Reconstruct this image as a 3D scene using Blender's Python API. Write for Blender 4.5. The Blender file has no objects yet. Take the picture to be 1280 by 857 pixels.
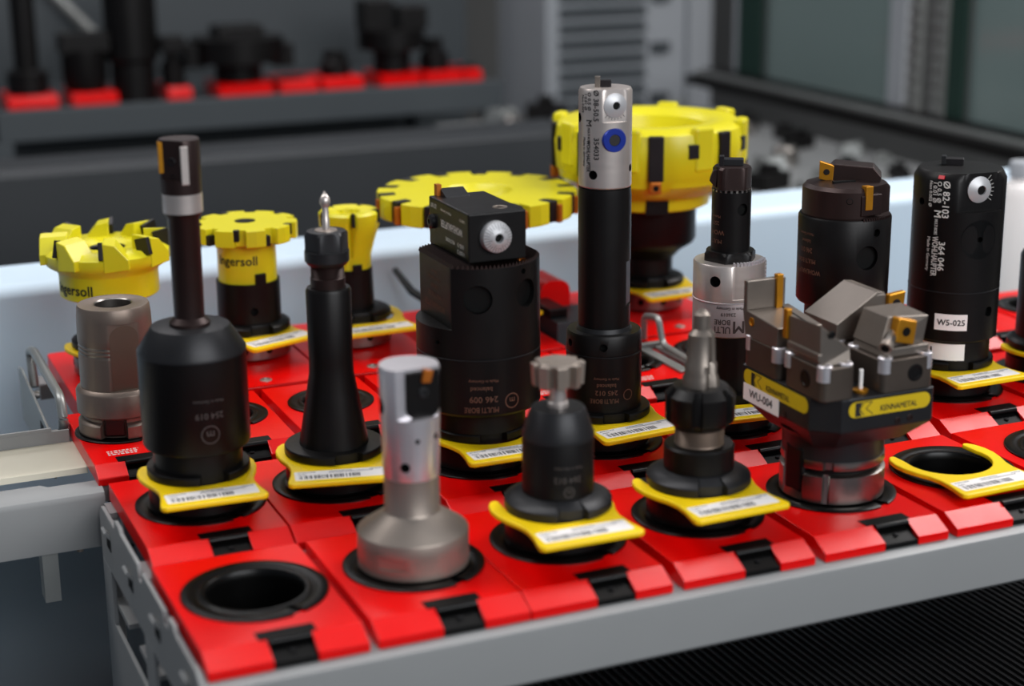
import bpy, bmesh, math, random
from mathutils import Matrix, Vector
random.seed(7)
S = 0.01                                   # the builders below work in centimetres
R = math.radians
sin, cos, pi = math.sin, math.cos, math.pi
sc = bpy.context.scene
col = sc.collection

# ------------------------------------------------------------------ camera
yaw, pit, rol = 0.4074501885, 0.2788584945, -0.0087150377
fw = Vector((cos(pit)*sin(yaw), cos(pit)*cos(yaw), -sin(pit)))
r_ = fw.cross(Vector((0, 0, 1))).normalized()
u_ = r_.cross(fw)
rr, uu = cos(rol)*r_ + sin(rol)*u_, cos(rol)*u_ - sin(rol)*r_
cd = bpy.data.cameras.new('camera')
cam = bpy.data.objects.new('camera', cd)
col.objects.link(cam)
M = Matrix((rr, uu, -fw)).transposed().to_4x4()
M.translation = Vector((-34.029, -135.553, 61.690))*S
cam.matrix_world = M
cd.sensor_width = 36
cd.lens = 60.649
cd.clip_start = 0.05
cd.clip_end = 60
cd.dof.use_dof = True
cd.dof.focus_distance = 1.86
cd.dof.aperture_fstop = 2.7
sc.camera = cam

# ------------------------------------------------------------------ world, lamps, exposure
w = bpy.data.worlds.new('world')
sc.world = w
w.use_nodes = True
bg = w.node_tree.nodes['Background']
bg.inputs[0].default_value = (0.72, 0.83, 1.0, 1)
bg.inputs[1].default_value = 0.16

def area(name, loc, aim, sx, sy, power, color):
    l = bpy.data.lights.new(name, 'AREA')
    l.shape = 'RECTANGLE'
    l.size, l.size_y, l.energy, l.color = sx, sy, power, color
    o = bpy.data.objects.new(name, l)
    col.objects.link(o)
    o.location = loc
    o.rotation_euler = (Vector(aim)-Vector(loc)).to_track_quat('-Z', 'Y').to_euler()
    return o
area('ceiling_lamp', (-0.6, 0.9, 2.3), (0.3, 0.4, 0), 0.5, 2.4, 38, (1, .98, .97))
area('ceiling_lamp', (2.55, 0.75, 2.3), (0.8, 0.4, 0), 1.0, 1.8, 74, (1, .97, .96))
area('ceiling_lamp', (0.6, 3.3, 2.3), (0.9, 2.2, 0), 1.8, 0.6, 15, (1, .96, .97))
area('window_daylight', (1.0, -3.2, 1.7), (0.5, 0.3, 0), 3.2, 1.5, 106, (.96, .98, 1))
sc.view_settings.view_transform = 'Standard'
sc.view_settings.look = 'None'
sc.view_settings.exposure = 0
sc.view_settings.gamma = 1
sc.view_settings.use_curve_mapping = False

# ------------------------------------------------------------------ materials
def lin(c):
    c = c/255
    return c/12.92 if c <= .04045 else ((c+.055)/1.055)**2.4
def mat(name, rgb, rough=.5, metal=0., var=.08, scale=40., bump=0., coat=0., spec=.5, emit=0., alpha=1., trans=0., rvar=.06, stretch=(1, 1, 1)):
    m = bpy.data.materials.new(name)
    m.use_nodes = True
    nt = m.node_tree
    b = nt.nodes['Principled BSDF']
    c = tuple(lin(v) for v in rgb)
    tc = nt.nodes.new('ShaderNodeTexCoord')
    mp = nt.nodes.new('ShaderNodeMapping')
    mp.inputs['Scale'].default_value = stretch
    nz = nt.nodes.new('ShaderNodeTexNoise')
    nz.inputs['Scale'].default_value = scale
    nz.inputs['Detail'].default_value = 5
    nt.links.new(tc.outputs['Object'], mp.inputs[0])
    nt.links.new(mp.outputs[0], nz.inputs['Vector'])
    mx = nt.nodes.new('ShaderNodeMix')
    mx.data_type = 'RGBA'
    mx.inputs[6].default_value = tuple(v*(1-var) for v in c)+(1,)
    mx.inputs[7].default_value = tuple(min(1, v*(1+var)) for v in c)+(1,)
    nt.links.new(nz.outputs[0], mx.inputs[0])
    nt.links.new(mx.outputs[2], b.inputs['Base Color'])
    mr = nt.nodes.new('ShaderNodeMapRange')
    mr.inputs[3].default_value = max(.02, rough-rvar)
    mr.inputs[4].default_value = min(1, rough+rvar)
    nt.links.new(nz.outputs[0], mr.inputs[0])
    nt.links.new(mr.outputs[0], b.inputs['Roughness'])
    b.inputs['Metallic'].default_value = metal
    b.inputs['Specular IOR Level'].default_value = spec
    b.inputs['Coat Weight'].default_value = coat
    b.inputs['Coat Roughness'].default_value = .15
    if trans:
        b.inputs['Transmission Weight'].default_value = trans
    if bump:
        n2 = nt.nodes.new('ShaderNodeTexNoise')
        n2.inputs['Scale'].default_value = scale*8
        nt.links.new(mp.outputs[0], n2.inputs['Vector'])
        bp = nt.nodes.new('ShaderNodeBump')
        bp.inputs['Strength'].default_value = bump
        bp.inputs['Distance'].default_value = .0004
        nt.links.new(n2.outputs[0], bp.inputs['Height'])
        nt.links.new(bp.outputs[0], b.inputs['Normal'])
    return m
RED = mat('red_plastic', (226, 0, 0), .31, 0, .05, 30, .2, spec=.32)
BLKP = mat('black_plastic', (5, 5, 5), .33, 0, .1, 30, spec=.25)
BOX = mat('black_oxide_steel', (18, 16, 16), .4, .35, .12, 30, .1, spec=.35)
BOXG = mat('dark_grey_steel', (42, 42, 44), .42, .5, .1, 30, .12, spec=.45)
BROWN = mat('dark_brown_steel', (50, 36, 34), .4, .6, .15, 30, .1)
BRONZE = mat('brown_grey_steel', (158, 146, 136), .42, .7, .1, 18, .15)
STEEL = mat('machined_steel', (150, 145, 140), .33, 1, .1, 25, .06)
CHROME = mat('polished_steel', (222, 218, 222), .34, .75, .05, 20, stretch=(1, 1, 8))
SILV = mat('satin_steel', (206, 196, 190), .36, .75, .05, 30, stretch=(1, 1, 6))
RINGM = mat('matte_engraved_steel', (168, 158, 158), .5, .55, .05, 30)
BRONZ2 = mat('dark_bronze_steel', (116, 100, 88), .42, .6, .12, 20, .12)
CARBD = mat('dark_tool_steel', (96, 86, 78), .42, .75, .18, 30, .15)
CARBG = mat('grey_tool_steel', (128, 119, 111), .4, .75, .16, 30, .15)
YEL = mat('yellow_cutter_paint', (216, 205, 24), .36, 0, .05, 20, .12, spec=.5)
TAGY = mat('yellow_tag_plastic', (255, 214, 10), .42, 0, .03, 20, spec=.4)
WHT = mat('white_label_paper', (246, 241, 238), .6, 0, .02, 20)
INK = mat('black_print', (24, 22, 24), .6, 0, .05, 20)
INKL = mat('white_engraving', (205, 203, 198), .5, 0, .05, 20)
INKG = mat('faint_grey_engraving', (66, 60, 58), .5, 0, .05, 20)
INKB = mat('faint_brown_engraving', (92, 62, 48), .5, 0, .05, 20)
INKD = mat('dark_engraving', (62, 52, 50), .6, 0, .05, 20)
HOLE = mat('dark_hole', (6, 6, 6), .6, .1, .1, 30, spec=.2)
CARB = mat('black_carbide', (34, 31, 33), .42, .5, .12, 30)
GOLD = mat('gold_coated_carbide', (205, 140, 34), .36, .75, .15, 60)
ORNG = mat('orange_coated_carbide', (186, 104, 30), .4, .5, .15, 60)
DIAL = mat('anodised_grey_dial', (190, 190, 192), .4, .35, .03, 30)
BLUE = mat('blue_anodised', (20, 48, 150), .35, .3, .06, 30)
GREY = mat('grey_painted_sheet', (142, 143, 143), .45, 0, .04, 12, .1)
GALV = mat('galvanised_steel', (150, 152, 150), .42, .6, .15, 14, .05)
BEIGE = mat('worn_zinc', (196, 190, 172), .45, .25, .16, 9, .05)
PANEL = mat('pale_blue_sheet', (208, 227, 242), .5, 0, .03, 6)
DGREY = mat('dark_grey_paint', (62, 68, 72), .5, 0, .05, 8)
FLOORM = mat('dark_floor', (34, 44, 50), .25, .3, .3, 3)
RUBB = mat('black_ribbed_rubber', (9, 9, 10), .55, 0, .2, 20, spec=.2)
CLIPM = mat('matte_black_clip', (8, 8, 8), .5, 0, .1, 30, spec=.14)
BEAMM = mat('charcoal_paint', (44, 47, 50), .5, 0, .05, 8)
BRONZ3 = mat('brown_sleeve_steel', (132, 118, 108), .42, .7, .14, 16, .15)
WALLM = mat('grey_wall', (120, 120, 118), .7, 0, .08, 3)
LGREY = mat('light_grey_machine', (164, 168, 173), .5, 0, .04, 5)
GLASS = mat('green_grey_glass', (120, 136, 134), .12, 0, .1, 2, spec=.6)
GREEN = mat('dark_green_paint', (24, 52, 44), .5, 0, .08, 8)
PINKR = mat('red_paint_mark', (190, 16, 34), .4, 0, .08, 60)
ZINC = mat('zinc_screw', (200, 200, 196), .3, .9, .08, 60)
KYEL = mat('mustard_yellow_badge', (206, 176, 20), .42, 0, .06, 40)

# ------------------------------------------------------------------ geometry helpers
class G:
    def __init__(s):
        s.v, s.f, s.m = [], [], []
    def add(s, v, f, m=0):
        n = len(s.v)
        s.v += [tuple(p) for p in v]
        s.f += [tuple(i+n for i in q) for q in f]
        s.m += [m]*len(f)
        return s
    def box(s, x0, x1, y0, y1, z0, z1, m=0):
        return s.add([(x, y, z) for z in (z0, z1) for y in (y0, y1) for x in (x0, x1)],
                     [(0, 2, 3, 1), (4, 5, 7, 6), (0, 1, 5, 4), (2, 6, 7, 3), (0, 4, 6, 2), (1, 3, 7, 5)], m)
    def hull8(s, b, t, m=0):            # bottom and top quads, counter-clockwise
        n = len(b)
        return s.add(list(b)+list(t), [tuple(reversed(range(n))), tuple(range(n, 2*n))]+[(i, (i+1) % n, n+(i+1) % n, n+i) for i in range(n)], m)
    def prism(s, poly, z0, z1, m=0):    # poly in xy
        return s.hull8([(x, y, z0) for x, y in poly], [(x, y, z1) for x, y in poly], m)
    def prism_x(s, poly, x0, x1, m=0):  # poly in yz
        return s.hull8([(x0, y, z) for y, z in poly], [(x1, y, z) for y, z in poly], m)
    def prism_y(s, poly, y0, y1, m=0):  # poly in xz
        return s.hull8([(x, y1, z) for x, z in poly], [(x, y0, z) for x, z in poly], m)
    def lathe(s, prof, n=96, mod=None, m=0, a0=0., a1=2*pi):
        full = abs(a1-a0-2*pi) < 1e-6
        k = n if full else n+1
        rows = []
        for (r, z) in prof:
            if r < 1e-6:
                s.v.append((0, 0, z))
                rows.append([len(s.v)-1]*k)
            else:
                row = []
                for i in range(k):
                    ph = a0+(a1-a0)*i/n
                    q = mod(ph, r, z) if mod else r
                    s.v.append((q*sin(ph), -q*cos(ph), z))
                    row.append(len(s.v)-1)
                rows.append(row)
        for a, b in zip(rows, rows[1:]):
            for i in range(n):
                j = (i+1) % k
                q = []
                for t in (a[i], a[j], b[j], b[i]):
                    if t not in q:
                        q.append(t)
                if len(q) > 2:
                    s.f.append(tuple(q))
                    s.m.append(m)
        return s
    def tube(s, pts, r, n=10, m=0, cap=True):
        pts = [Vector(p) for p in pts]
        up = Vector((.13, .21, .97))
        base = len(s.v)
        for i, p in enumerate(pts):
            d = (pts[min(i+1, len(pts)-1)]-pts[max(i-1, 0)]).normalized()
            a = d.cross(up)
            if a.length < .1:
                a = d.cross(Vector((1, 0, 0)))
            a.normalize()
            b = d.cross(a)
            q = r[i] if isinstance(r, (list, tuple)) else r
            for k in range(n):
                t = 2*pi*k/n
                s.v.append(tuple(p+a*(q*cos(t))+b*(q*sin(t))))
        for i in range(len(pts)-1):
            for k in range(n):
                j = (k+1) % n
                s.f.append((base+i*n+k, base+i*n+j, base+(i+1)*n+j, base+(i+1)*n+k))
                s.m.append(m)
        if cap:
            s.f.append(tuple(reversed(range(base, base+n))))
            e = base+(len(pts)-1)*n
            s.f.append(tuple(range(e, e+n)))
            s.m += [m, m]
        return s
    def pbox(s, ph, r0, r1, t0, t1, z0, z1, m=0, tilt=0.):   # box in polar frame at angle ph (degrees)
        g = G().box(r0, r1, t0, t1, z0, z1)
        if tilt:
            cr, cz = (r0+r1)/2, (z0+z1)/2
            g.v = [(cr+(x-cr)*cos(tilt)-(z-cz)*sin(tilt), y, cz+(x-cr)*sin(tilt)+(z-cz)*cos(tilt)) for x, y, z in g.v]
        a = R(ph)
        # radial dir = (sin a, -cos a), tangential = (cos a, sin a)
        return s.add([(x*sin(a)+y*cos(a), -x*cos(a)+y*sin(a), z) for x, y, z in g.v], g.f, m)
    def disc(s, ph, rc, z, rad, depth=.06, n=20, m=0, rim=0., rin=0., down=0.):
        # round plug whose axis is radial, seated on a cylinder of radius rc
        prof = [(rad, -.4), (rad, depth*.6), (rad*.93, depth)]
        if rin:
            prof += [(rin, depth), (rin*.9, depth-.12), (0, depth-.12)]
        else:
            prof += [(0, depth)]
        g = G().lathe(prof, n)
        a, b = R(ph), R(down)
        out = []
        for x, y, h in g.v:
            h2, y2 = h*cos(b)-y*sin(b), y*cos(b)+h*sin(b)
            rad_, t, zz = rc+h2, x, z+y2
            out.append((rad_*sin(a)+t*cos(a), -rad_*cos(a)+t*sin(a), zz))
        return s.add(out, g.f, m)
    def rot(s, deg, c=(0, 0)):
        a = R(deg)
        s.v = [(c[0]+(x-c[0])*cos(a)-(y-c[1])*sin(a), c[1]+(x-c[0])*sin(a)+(y-c[1])*cos(a), z) for x, y, z in s.v]
        return s
    def move(s, dx, dy, dz):
        s.v = [(x+dx, y+dy, z+dz) for x, y, z in s.v]
        return s
    def join(s, o, m=0):
        return s.add(o.v, o.f, m)

def mesh(name, g, smooth=35):
    me = bpy.data.meshes.new(name)
    me.from_pydata([(x*S, y*S, z*S) for x, y, z in g.v], [], g.f)
    if smooth:
        me.polygons.foreach_set('use_smooth', [True]*len(me.polygons))
        me.set_sharp_from_angle(angle=R(smooth))
    me.update()
    return me
def link(name, me, parent=None, loc=(0, 0, 0), rz=0.):
    o = bpy.data.objects.new(name, me)
    col.objects.link(o)
    o.location = [c*S for c in loc]
    o.rotation_euler = (0, 0, R(rz))
    o.parent = parent
    return o
def part(name, g, mats, parent, smooth=35, bevel=0., label=None):
    me = mesh(name, g, smooth)
    bm = bmesh.new()
    bm.from_mesh(me)
    bmesh.ops.recalc_face_normals(bm, faces=bm.faces)
    bm.to_mesh(me)
    bm.free()
    mats = mats if isinstance(mats, (list, tuple)) else [mats]
    for m in mats:
        me.materials.append(m)
    if len(mats) > 1:
        for p, k in zip(me.polygons, g.m):
            p.material_index = k
    if smooth:
        me.set_sharp_from_angle(angle=R(smooth))
    o = link(name, me, parent)
    if bevel:
        b = o.modifiers.new('bevel', 'BEVEL')
        b.width = bevel*S
        b.segments = 2
        b.limit_method = 'ANGLE'
        b.angle_limit = R(40)
    if label:
        o['label'] = label
    return o
def tag(o, label, cat, group=None):
    o['label'], o['category'] = label, cat
    if group:
        o['group'] = group
    return o
def thing(name, label, cat, loc=(0, 0, 0), rz=0., group=None):
    return tag(link(name, None, None, loc, rz), label, cat, group)
def struct(o):
    o['kind'] = 'structure'
    return o
def copy_tree(o, parent=None):
    c = o.copy()
    col.objects.link(c)
    c.parent = parent
    for ch in o.children:
        copy_tree(ch, c)
    return c

# text ------------------------------------------------------------
_txt = {}
def text_geo(s, size, bold=0.):
    k = (s, bold)
    if k not in _txt:
        cu = bpy.data.curves.new('t', 'FONT')
        cu.body = s
        cu.align_x, cu.align_y = 'CENTER', 'CENTER'
        cu.resolution_u = 2
        cu.offset = bold
        o = bpy.data.objects.new('t', cu)
        col.objects.link(o)
        dg = bpy.context.evaluated_depsgraph_get()
        dg.update()
        me = bpy.data.meshes.new_from_object(o.evaluated_get(dg))
        _txt[k] = ([tuple(v.co) for v in me.vertices], [tuple(p.vertices) for p in me.polygons])
        bpy.data.objects.remove(o)
        bpy.data.curves.remove(cu)
        bpy.data.meshes.remove(me)
    v, f = _txt[k]
    return [(x*size, y*size) for x, y, z in v], f
def orient(v, rot):
    a = R(rot)
    return [(x*cos(a)-y*sin(a), x*sin(a)+y*cos(a)) for x, y in v]
def cyl_text(g, s, size, r, ph, z, rot=0, wide=1., bold=.016, m=0):
    v0, f = text_geo(s, size)
    for k, (dx, dy) in enumerate(((0, 0), (bold, bold), (-bold, bold), (bold, -bold), (-bold, -bold))):
        v = orient([(x*wide+dx*size, y+dy*size) for x, y in v0], rot)
        out, q = [], r+.003*k
        for x, y in v:
            a = R(ph)+x/r
            out.append((q*sin(a), -q*cos(a), z+y))
        g.add(out, f, m)
    return g
def flat_text(g, s, size, o, ux, uy, rot=0, wide=1., bold=.016, m=0):
    v0, f = text_geo(s, size)
    o, ux, uy = Vector(o), Vector(ux).normalized(), Vector(uy).normalized()
    n = ux.cross(uy)*.003
    for k, (dx, dy) in enumerate(((0, 0), (bold, bold), (-bold, bold), (bold, -bold), (-bold, -bold))):
        v = orient([(x*wide+dx*size, y+dy*size) for x, y in v0], rot)
        g.add([tuple(o+n*k+ux*x+uy*y) for x, y in v], f, m)
    return g
def cyl_patch(g, r, p0, p1, z0, z1, n=14, m=0):
    b = len(g.v)
    for i in range(n+1):
        a = R(p0+(p1-p0)*i/n)
        for z in (z0, z1):
            g.v.append((r*sin(a), -r*cos(a), z))
    for i in range(n):
        g.f.append((b+2*i, b+2*i+2, b+2*i+3, b+2*i+1))
        g.m.append(m)
    return g
def cyl_ring(g, r, ph, z, r0, r1, n=28, m=0):
    b = len(g.v)
    for i in range(n):
        t = 2*pi*i/n
        for q in (r0, r1):
            a = R(ph)+q*cos(t)/r
            g.v.append((r*sin(a), -r*cos(a), z+q*sin(t)))
    for i in range(n):
        j = (i+1) % n
        g.f.append((b+2*i, b+2*j, b+2*j+1, b+2*i+1))
        g.m.append(m)
    return g

# modifiers of lathe radius
def flat(ph0, d, z0, z1):
    p = R(ph0)
    def f(ph, r, z):
        c = cos(ph-p)
        if z0 <= z <= z1 and c > 0.05:
            return min(r, d/c)
        return r
    return f
def notch(p0, p1, d, z0, z1):
    def f(ph, r, z):
        a = (math.degrees(ph)-p0) % 360
        if z0 <= z <= z1 and a <= (p1-p0):
            return min(r, d)
        return r
    return f
def hexmod(d, z0, z1, n=6, off=0.):
    st = 2*pi/n
    def f(ph, r, z):
        if z0 <= z <= z1:
            return min(r, d/cos(((ph+R(off)) % st)-st/2))
        return r
    return f
def multi(*fs):
    def f(ph, r, z):
        for q in fs:
            r = min(r, q(ph, r, z))
        return r
    return f
def cutz(prof, *zs):                       # extra rows so that cuts start sharply
    out = list(prof)
    for z in zs:
        for i in range(len(out)-1):
            (r0, z0), (r1, z1) = out[i], out[i+1]
            if z0 < z < z1:
                r = r0+(r1-r0)*(z-z0)/(z1-z0)
                out[i+1:i+1] = [(r, z-.004), (r, z+.004)]
                break
    return out

# ================================================================== THE SETTING
struct(part('floor', G().box(-400, 700, -300, 700, -106, -100), FLOORM, None, 0))
struct(part('wall_back', G().box(-400, 560, 520, 530, -100, 260), WALLM, None, 0))
wr = struct(part('wall_right', G().box(330, 340, -100, 520, -100, 260), WALLM, None, 0))

# pale sheet behind the tool rack, folded over at the top
poly = [(92, -34), (92, 5.4)]+[(94-2*cos(t), 5.4+1.8*sin(t)) for t in (R(15*i) for i in range(1, 7))]+[(104, 7.2), (104, 6.6), (94.2, 6.4), (93, 5.4), (93, -34)]
o = part('sheet_panel', G().prism_x(poly, -90, 210), PANEL, None, 35)
tag(o, 'pale blue folded sheet metal panel behind the red blocks', 'panel')

# lower deck under the rack: smooth dark sheet on the left, ribbed rubber mat on the right
o = part('lower_deck', G().box(-120, 240, -60, 91, -28, -25.6), FLOORM, None, 0)
tag(o, 'dark shiny sheet metal deck below the grey rack', 'deck')
t = thing('rubber_mat', 'black ribbed rubber mat lying under the grey rack', 'mat', (0, 0, 0))
part('mat_sheet', G().box(6, 131, -10.5, 28, -25.6, -25.3), RUBB, t, 0)
g = G()
for i in range(123):
    x = 7+i*1.0
    g.prism_y([(x, -25.3), (x+.55, -25.3), (x+.45, -25.02), (x+.1, -25.02)], -10.5, 28)
o = part('ribs', g, RUBB, t, 0)
o['kind'] = 'stuff'

# ------------------------------------------------------------------ grey rack that carries the two front rows
t = thing('tool_rack', 'grey painted sheet metal rack carrying the two front rows of red blocks', 'rack', (0, 0, -7))
def shift7(g):
    return g.move(0, 0, 7)
fr = [(-12.4, -1.85), (-12.9, -2.1), (-13.0, -2.6), (-13.0, -6.9), (-12.4, -7.4), (-12.2, -7.2), (-12.7, -6.7), (-12.7, -2.6), (-12.3, -2.15), (-8, -2.15), (-8, -1.85)]
part('front_rail', shift7(G().prism_x(fr, -7.6, 150)), GREY, t, 40)
for y0, y1 in ((5.5, 8.8), (10.9, 15), (28.5, 31.6)):
    part('cross_rail', shift7(G().box(-7.2, 150, y0, y1, -2.4, -1.85)), GREY, t, 0)
# left side plate with windows and notched top edge
top = [(-12.6, -2.0), (-11, -1.0), (-3.4, -1.0), (-2.9, -.5), (-1.0, -.5), (-.7, -1.7), (.6, -1.7), (.9, -.7), (9.6, -.7), (10.1, -1.9), (11.2, -1.9), (11.6, -.6), (19.5, -.6), (20, -.2), (22.2, -.2), (22.6, -1.2), (29.2, -1.2), (30.4, -2.2)]
g = G()
def plate(poly):
    g.prism_x(poly, -7.9, -7.5)
# strips around the windows: upper band, posts, lower band
plate(top+[(30.4, -7), (-12.6, -7)])
for a, b in ((-12.6, -10.2), (6.5, 10.2), (26, 30.4)):
    plate([(a, -7), (b, -7), (b, -12.8), (a, -12.8)])
plate([(-12.6, -12.8), (30.4, -12.8), (30.4, -24), (-12.6, -24)])
part('side_plate', shift7(g), GREY, t, 0, .05)
for y in (-8.2, 3.8, 15.4, 26):
    part('bent_tab', shift7(G().hull8([(-7.9, y-1.1, -3.4), (-7.5, y-1.1, -3.4), (-7.5, y+1.1, -3.4), (-7.9, y+1.1, -3.4)], [(-8.5, y-.9, -2.6), (-8.25, y-.9, -2.4), (-8.25, y+.9, -2.4), (-8.5, y+.9, -2.6)])), GREY, t, 0, .05)
    part('tab_slot', shift7(G().box(-7.95, -7.9, y-1.0, y+1.0, -4.6, -3.5)), HOLE, t, 0)
for y in (-4, 12, 24):
    part('inner_ledge', shift7(G().box(-7.5, -4, y-3.5, y+3.5, -11, -10.5)), GREY, t, 0)
for x, y in ((-6.9, -11.9), (149, -11.9), (-6.9, 29.7), (149, 29.7)):
    part('leg', shift7(G().box(x-.6, x+.6, y-.6, y+.6, -25.4, -2.4)), GREY, t, 0, .1)

# rail running to the left from the rack corner, with a second galvanised one behind
t = thing('support_rail', 'grey box rail with notched back edge leaving the rack corner', 'rail', (-40, 33, -7))
part('channel', G().prism_x([(0, 0), (0, 5.2), (.25, 5.75), (.8, 6.0), (3.4, 6.0), (3.4, 5.6), (.8, 5.6), (.5, 5.2), (.5, 0)], -70, 33.2), GREY, t, 40)
g = G()
for i in range(9):
    x = -68+i*11
    g.prism([(x, 3.4), (x+8, 3.4), (x+7.4, 4.2), (x+.6, 4.2)], 5.6, 6.0)
part('notched_edge', g, GREY, t, 0)
for x in (12, 26.5):
    part('hanger', G().prism([(x, .6), (x+1.6, .6), (x+1.6, .9), (x+.3, .9), (x+.3, 3), (x, 3)], -5.5, .2), GALV, t, 0)
    part('bolt', G().lathe([(0, -.8), (.35, -.8), (.35, .1), (0, .1)], 14).move(x+4, 1.6, 0), BRONZE, t)
t = thing('galvanised_rail', 'worn galvanised rail with slotted upright flange beside the steel handle', 'rail', (-40, 46, -4))
part('ledge', G().prism_x([(-4.5, 2.1), (-4.3, 2.7), (-3.8, 3.0), (4.0, 3.0), (4.0, 2.7), (-3.7, 2.7), (-4.0, 2.5), (-4.2, 2.1)], -70, 33.0), BEIGE, t, 40)
fl = G().box(-70, 32.6, 4.0, 4.3, 2.7, 4.4)
for i in range(9):
    fl.box(-68+i*11.4, -60.5+i*11.4, 4.0, 4.3, 4.4, 4.8)
part('upright_flange', fl, GREY, t, 0, .04)
for x in (-60, -20):
    part('post', G().box(x-.8, x+.8, 0, 1.6, -21.4, 2.7), GALV, t, 0, .1)

# ================================================================== RED BLOCKS
def outline_with_hole(g, x0, x1, y0, y1, hr, z, n=48, m=0):
    bm = bmesh.new()
    vs = [bm.verts.new((x, y, z)) for x, y in ((x0, y0), (x1, y0), (x1, y1), (x0, y1))]
    for i in range(4):
        bm.edges.new((vs[i], vs[(i+1) % 4]))
    cs = [bm.verts.new((hr*sin(2*pi*i/n), -hr*cos(2*pi*i/n), z)) for i in range(n)]
    for i in range(n):
        bm.edges.new((cs[i], cs[(i+1) % n]))
    bmesh.ops.triangle_fill(bm, use_beauty=True, use_dissolve=False, edges=bm.edges[:])
    bm.verts.index_update()
    g.add([tuple(v.co) for v in bm.verts], [tuple(v.index for v in f.verts) for f in bm.faces], m)
    bm.free()
def block_body(x0, x1, yb, yc, yf, dz, zb, hr, cx0, cx1):
    # top with a round opening, crease at yc, chamfered front tabs to yf, clip recess between cx0 and cx1
    bm = bmesh.new()
    n = 56
    def ring(z):
        return [bm.verts.new((hr*sin(2*pi*i/n), -hr*cos(2*pi*i/n), z)) for i in range(n)]
    out = [(x0, yc), (cx0, yc), (cx1, yc), (x1, yc), (x1, yb), (x0, yb)]
    T = [bm.verts.new((x, y, 0)) for x, y in out]
    B = [bm.verts.new((x, y, zb)) for x, y in out]
    rt, rb = ring(0), ring(zb)
    for loop, rg in ((T, rt), (B, rb)):
        es = [bm.edges.new((loop[i], loop[(i+1) % 6])) for i in range(6)]+[bm.edges.new((rg[i], rg[(i+1) % n])) for i in range(n)]
        bmesh.ops.triangle_fill(bm, use_beauty=True, use_dissolve=False, edges=es)
    for i in range(n):
        bm.faces.new((rt[i], rt[(i+1) % n], rb[(i+1) % n], rb[i]))
    for i in (1, 3, 4, 5):
        j = (i+1) % 6
        bm.faces.new((T[i], T[j], B[j], B[i]))
    for a, b in ((0, 1), (2, 3)):
        xa, xb = out[a][0], out[b][0]
        c = [bm.verts.new(p) for p in ((xa, yf, -dz), (xb, yf, -dz), (xb, yf, zb), (xa, yf, zb))]
        bm.faces.new((T[a], T[b], c[1], c[0]))
        bm.faces.new((c[0], c[1], c[2], c[3]))
        bm.faces.new((c[3], c[2], B[b], B[a]))
        bm.faces.new((T[a], c[0], c[3], B[a]))
        bm.faces.new((T[b], B[b], c[2], c[1]))
    bmesh.ops.recalc_face_normals(bm, faces=bm.faces)
    bm.verts.index_update()
    g = G().add([tuple(v.co) for v in bm.verts], [tuple(v.index for v in f.verts) for f in bm.faces])
    bm.free()
    return g
def socket_geo(ro, ri, depth=7.5, notch_ph=20):
    k = ri/4.3
    pr = [(ro-.55, -1.0), (ro-.5, -.05), (ro, .0), (ro, .16), (ro-.12, .24), (ri+.95, .2), (ri+.8, .12), (ri+.55, .14), (ri+.42, .26), (ri+.15, .26), (ri, .1), (ri-.05, -.6), (ri-.35, -depth), (0, -depth)]
    return G().lathe(pr, 96, notch(notch_ph-2.5, notch_ph+2.5, ri+.45, .0, .3))
def tool_block(label, loc, x0, x1, ring='big', dx=0., group='red tool blocks', clip=True, front=True):
    t = thing('tool_block', label, 'tool block', loc, 0, group)
    if ring == 'big':
        ro, ri, hr, yb, yc, yf = 6.4, 4.3, 6.0, 9.1, -9.6, -11.75
    else:
        ro, ri, hr, yb, yc, yf = 4.95, 3.2, 4.6, 7.9, -10.3, -12.1
    a, b = -1.65, 2.1
    part('body', block_body(x0, x1, yb, yc, yf, 1.0, -1.8, hr, a, b), RED, t, 0, .1)
    part('socket_ring', socket_geo(ro, ri), BLKP, t, 40)
    if clip:
        c = part('clip', G().prism_x([(yc, -.12), (yc+.05, -.5), (yf+.4, -1.15), (yf+.05, -1.25), (yf+.05, -1.75), (yc, -1.75)], a+.04, b-.04).box(a-.7, b+.55, yc+.02, yc+1.5, -.05, .05), CLIPM, t, 0, .04)
        part('clip_rod', G().tube([(a+.05, yc-.3, -.16), (b-.05, yc-.3, -.16)], .3, 14), BLKP, c, 40)
        part('badge', G().lathe([(.28, -.04), (.28, .04), (.2, .06), (0, .06)], 16).move(0, 0, 0).add([], []).move((a+b)/2, yf+1.1, -.8), BOXG, c, 40)
    return t
# front row (A)
ax = [0, 14.66, 28.97, 43.8, 58.95, 73.75, 88.5]
aspan = [(-7.1, 6.5), (7.25, 20.95), (21.05, 34.75), (35.9, 49.6), (50.7, 64.5), (65.5, 79.3), (80.6, 94.4)]
alab = ['red plastic block with empty black socket at the rack corner',
        'red plastic block holding the brown and chrome boring bar',
        'red plastic block holding the T-slot cutter chuck',
        'red plastic block holding the collet chuck with step drill',
        'red plastic block holding the large four-cartridge boring head',
        'red plastic block with empty socket and yellow tag lying on it',
        'red plastic block with empty socket beside the block with loose tag']
for X, (a, b), lb in zip(ax, aspan, alab):
    tool_block(lb, (X, 0, 0), a-X, b-X)
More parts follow.
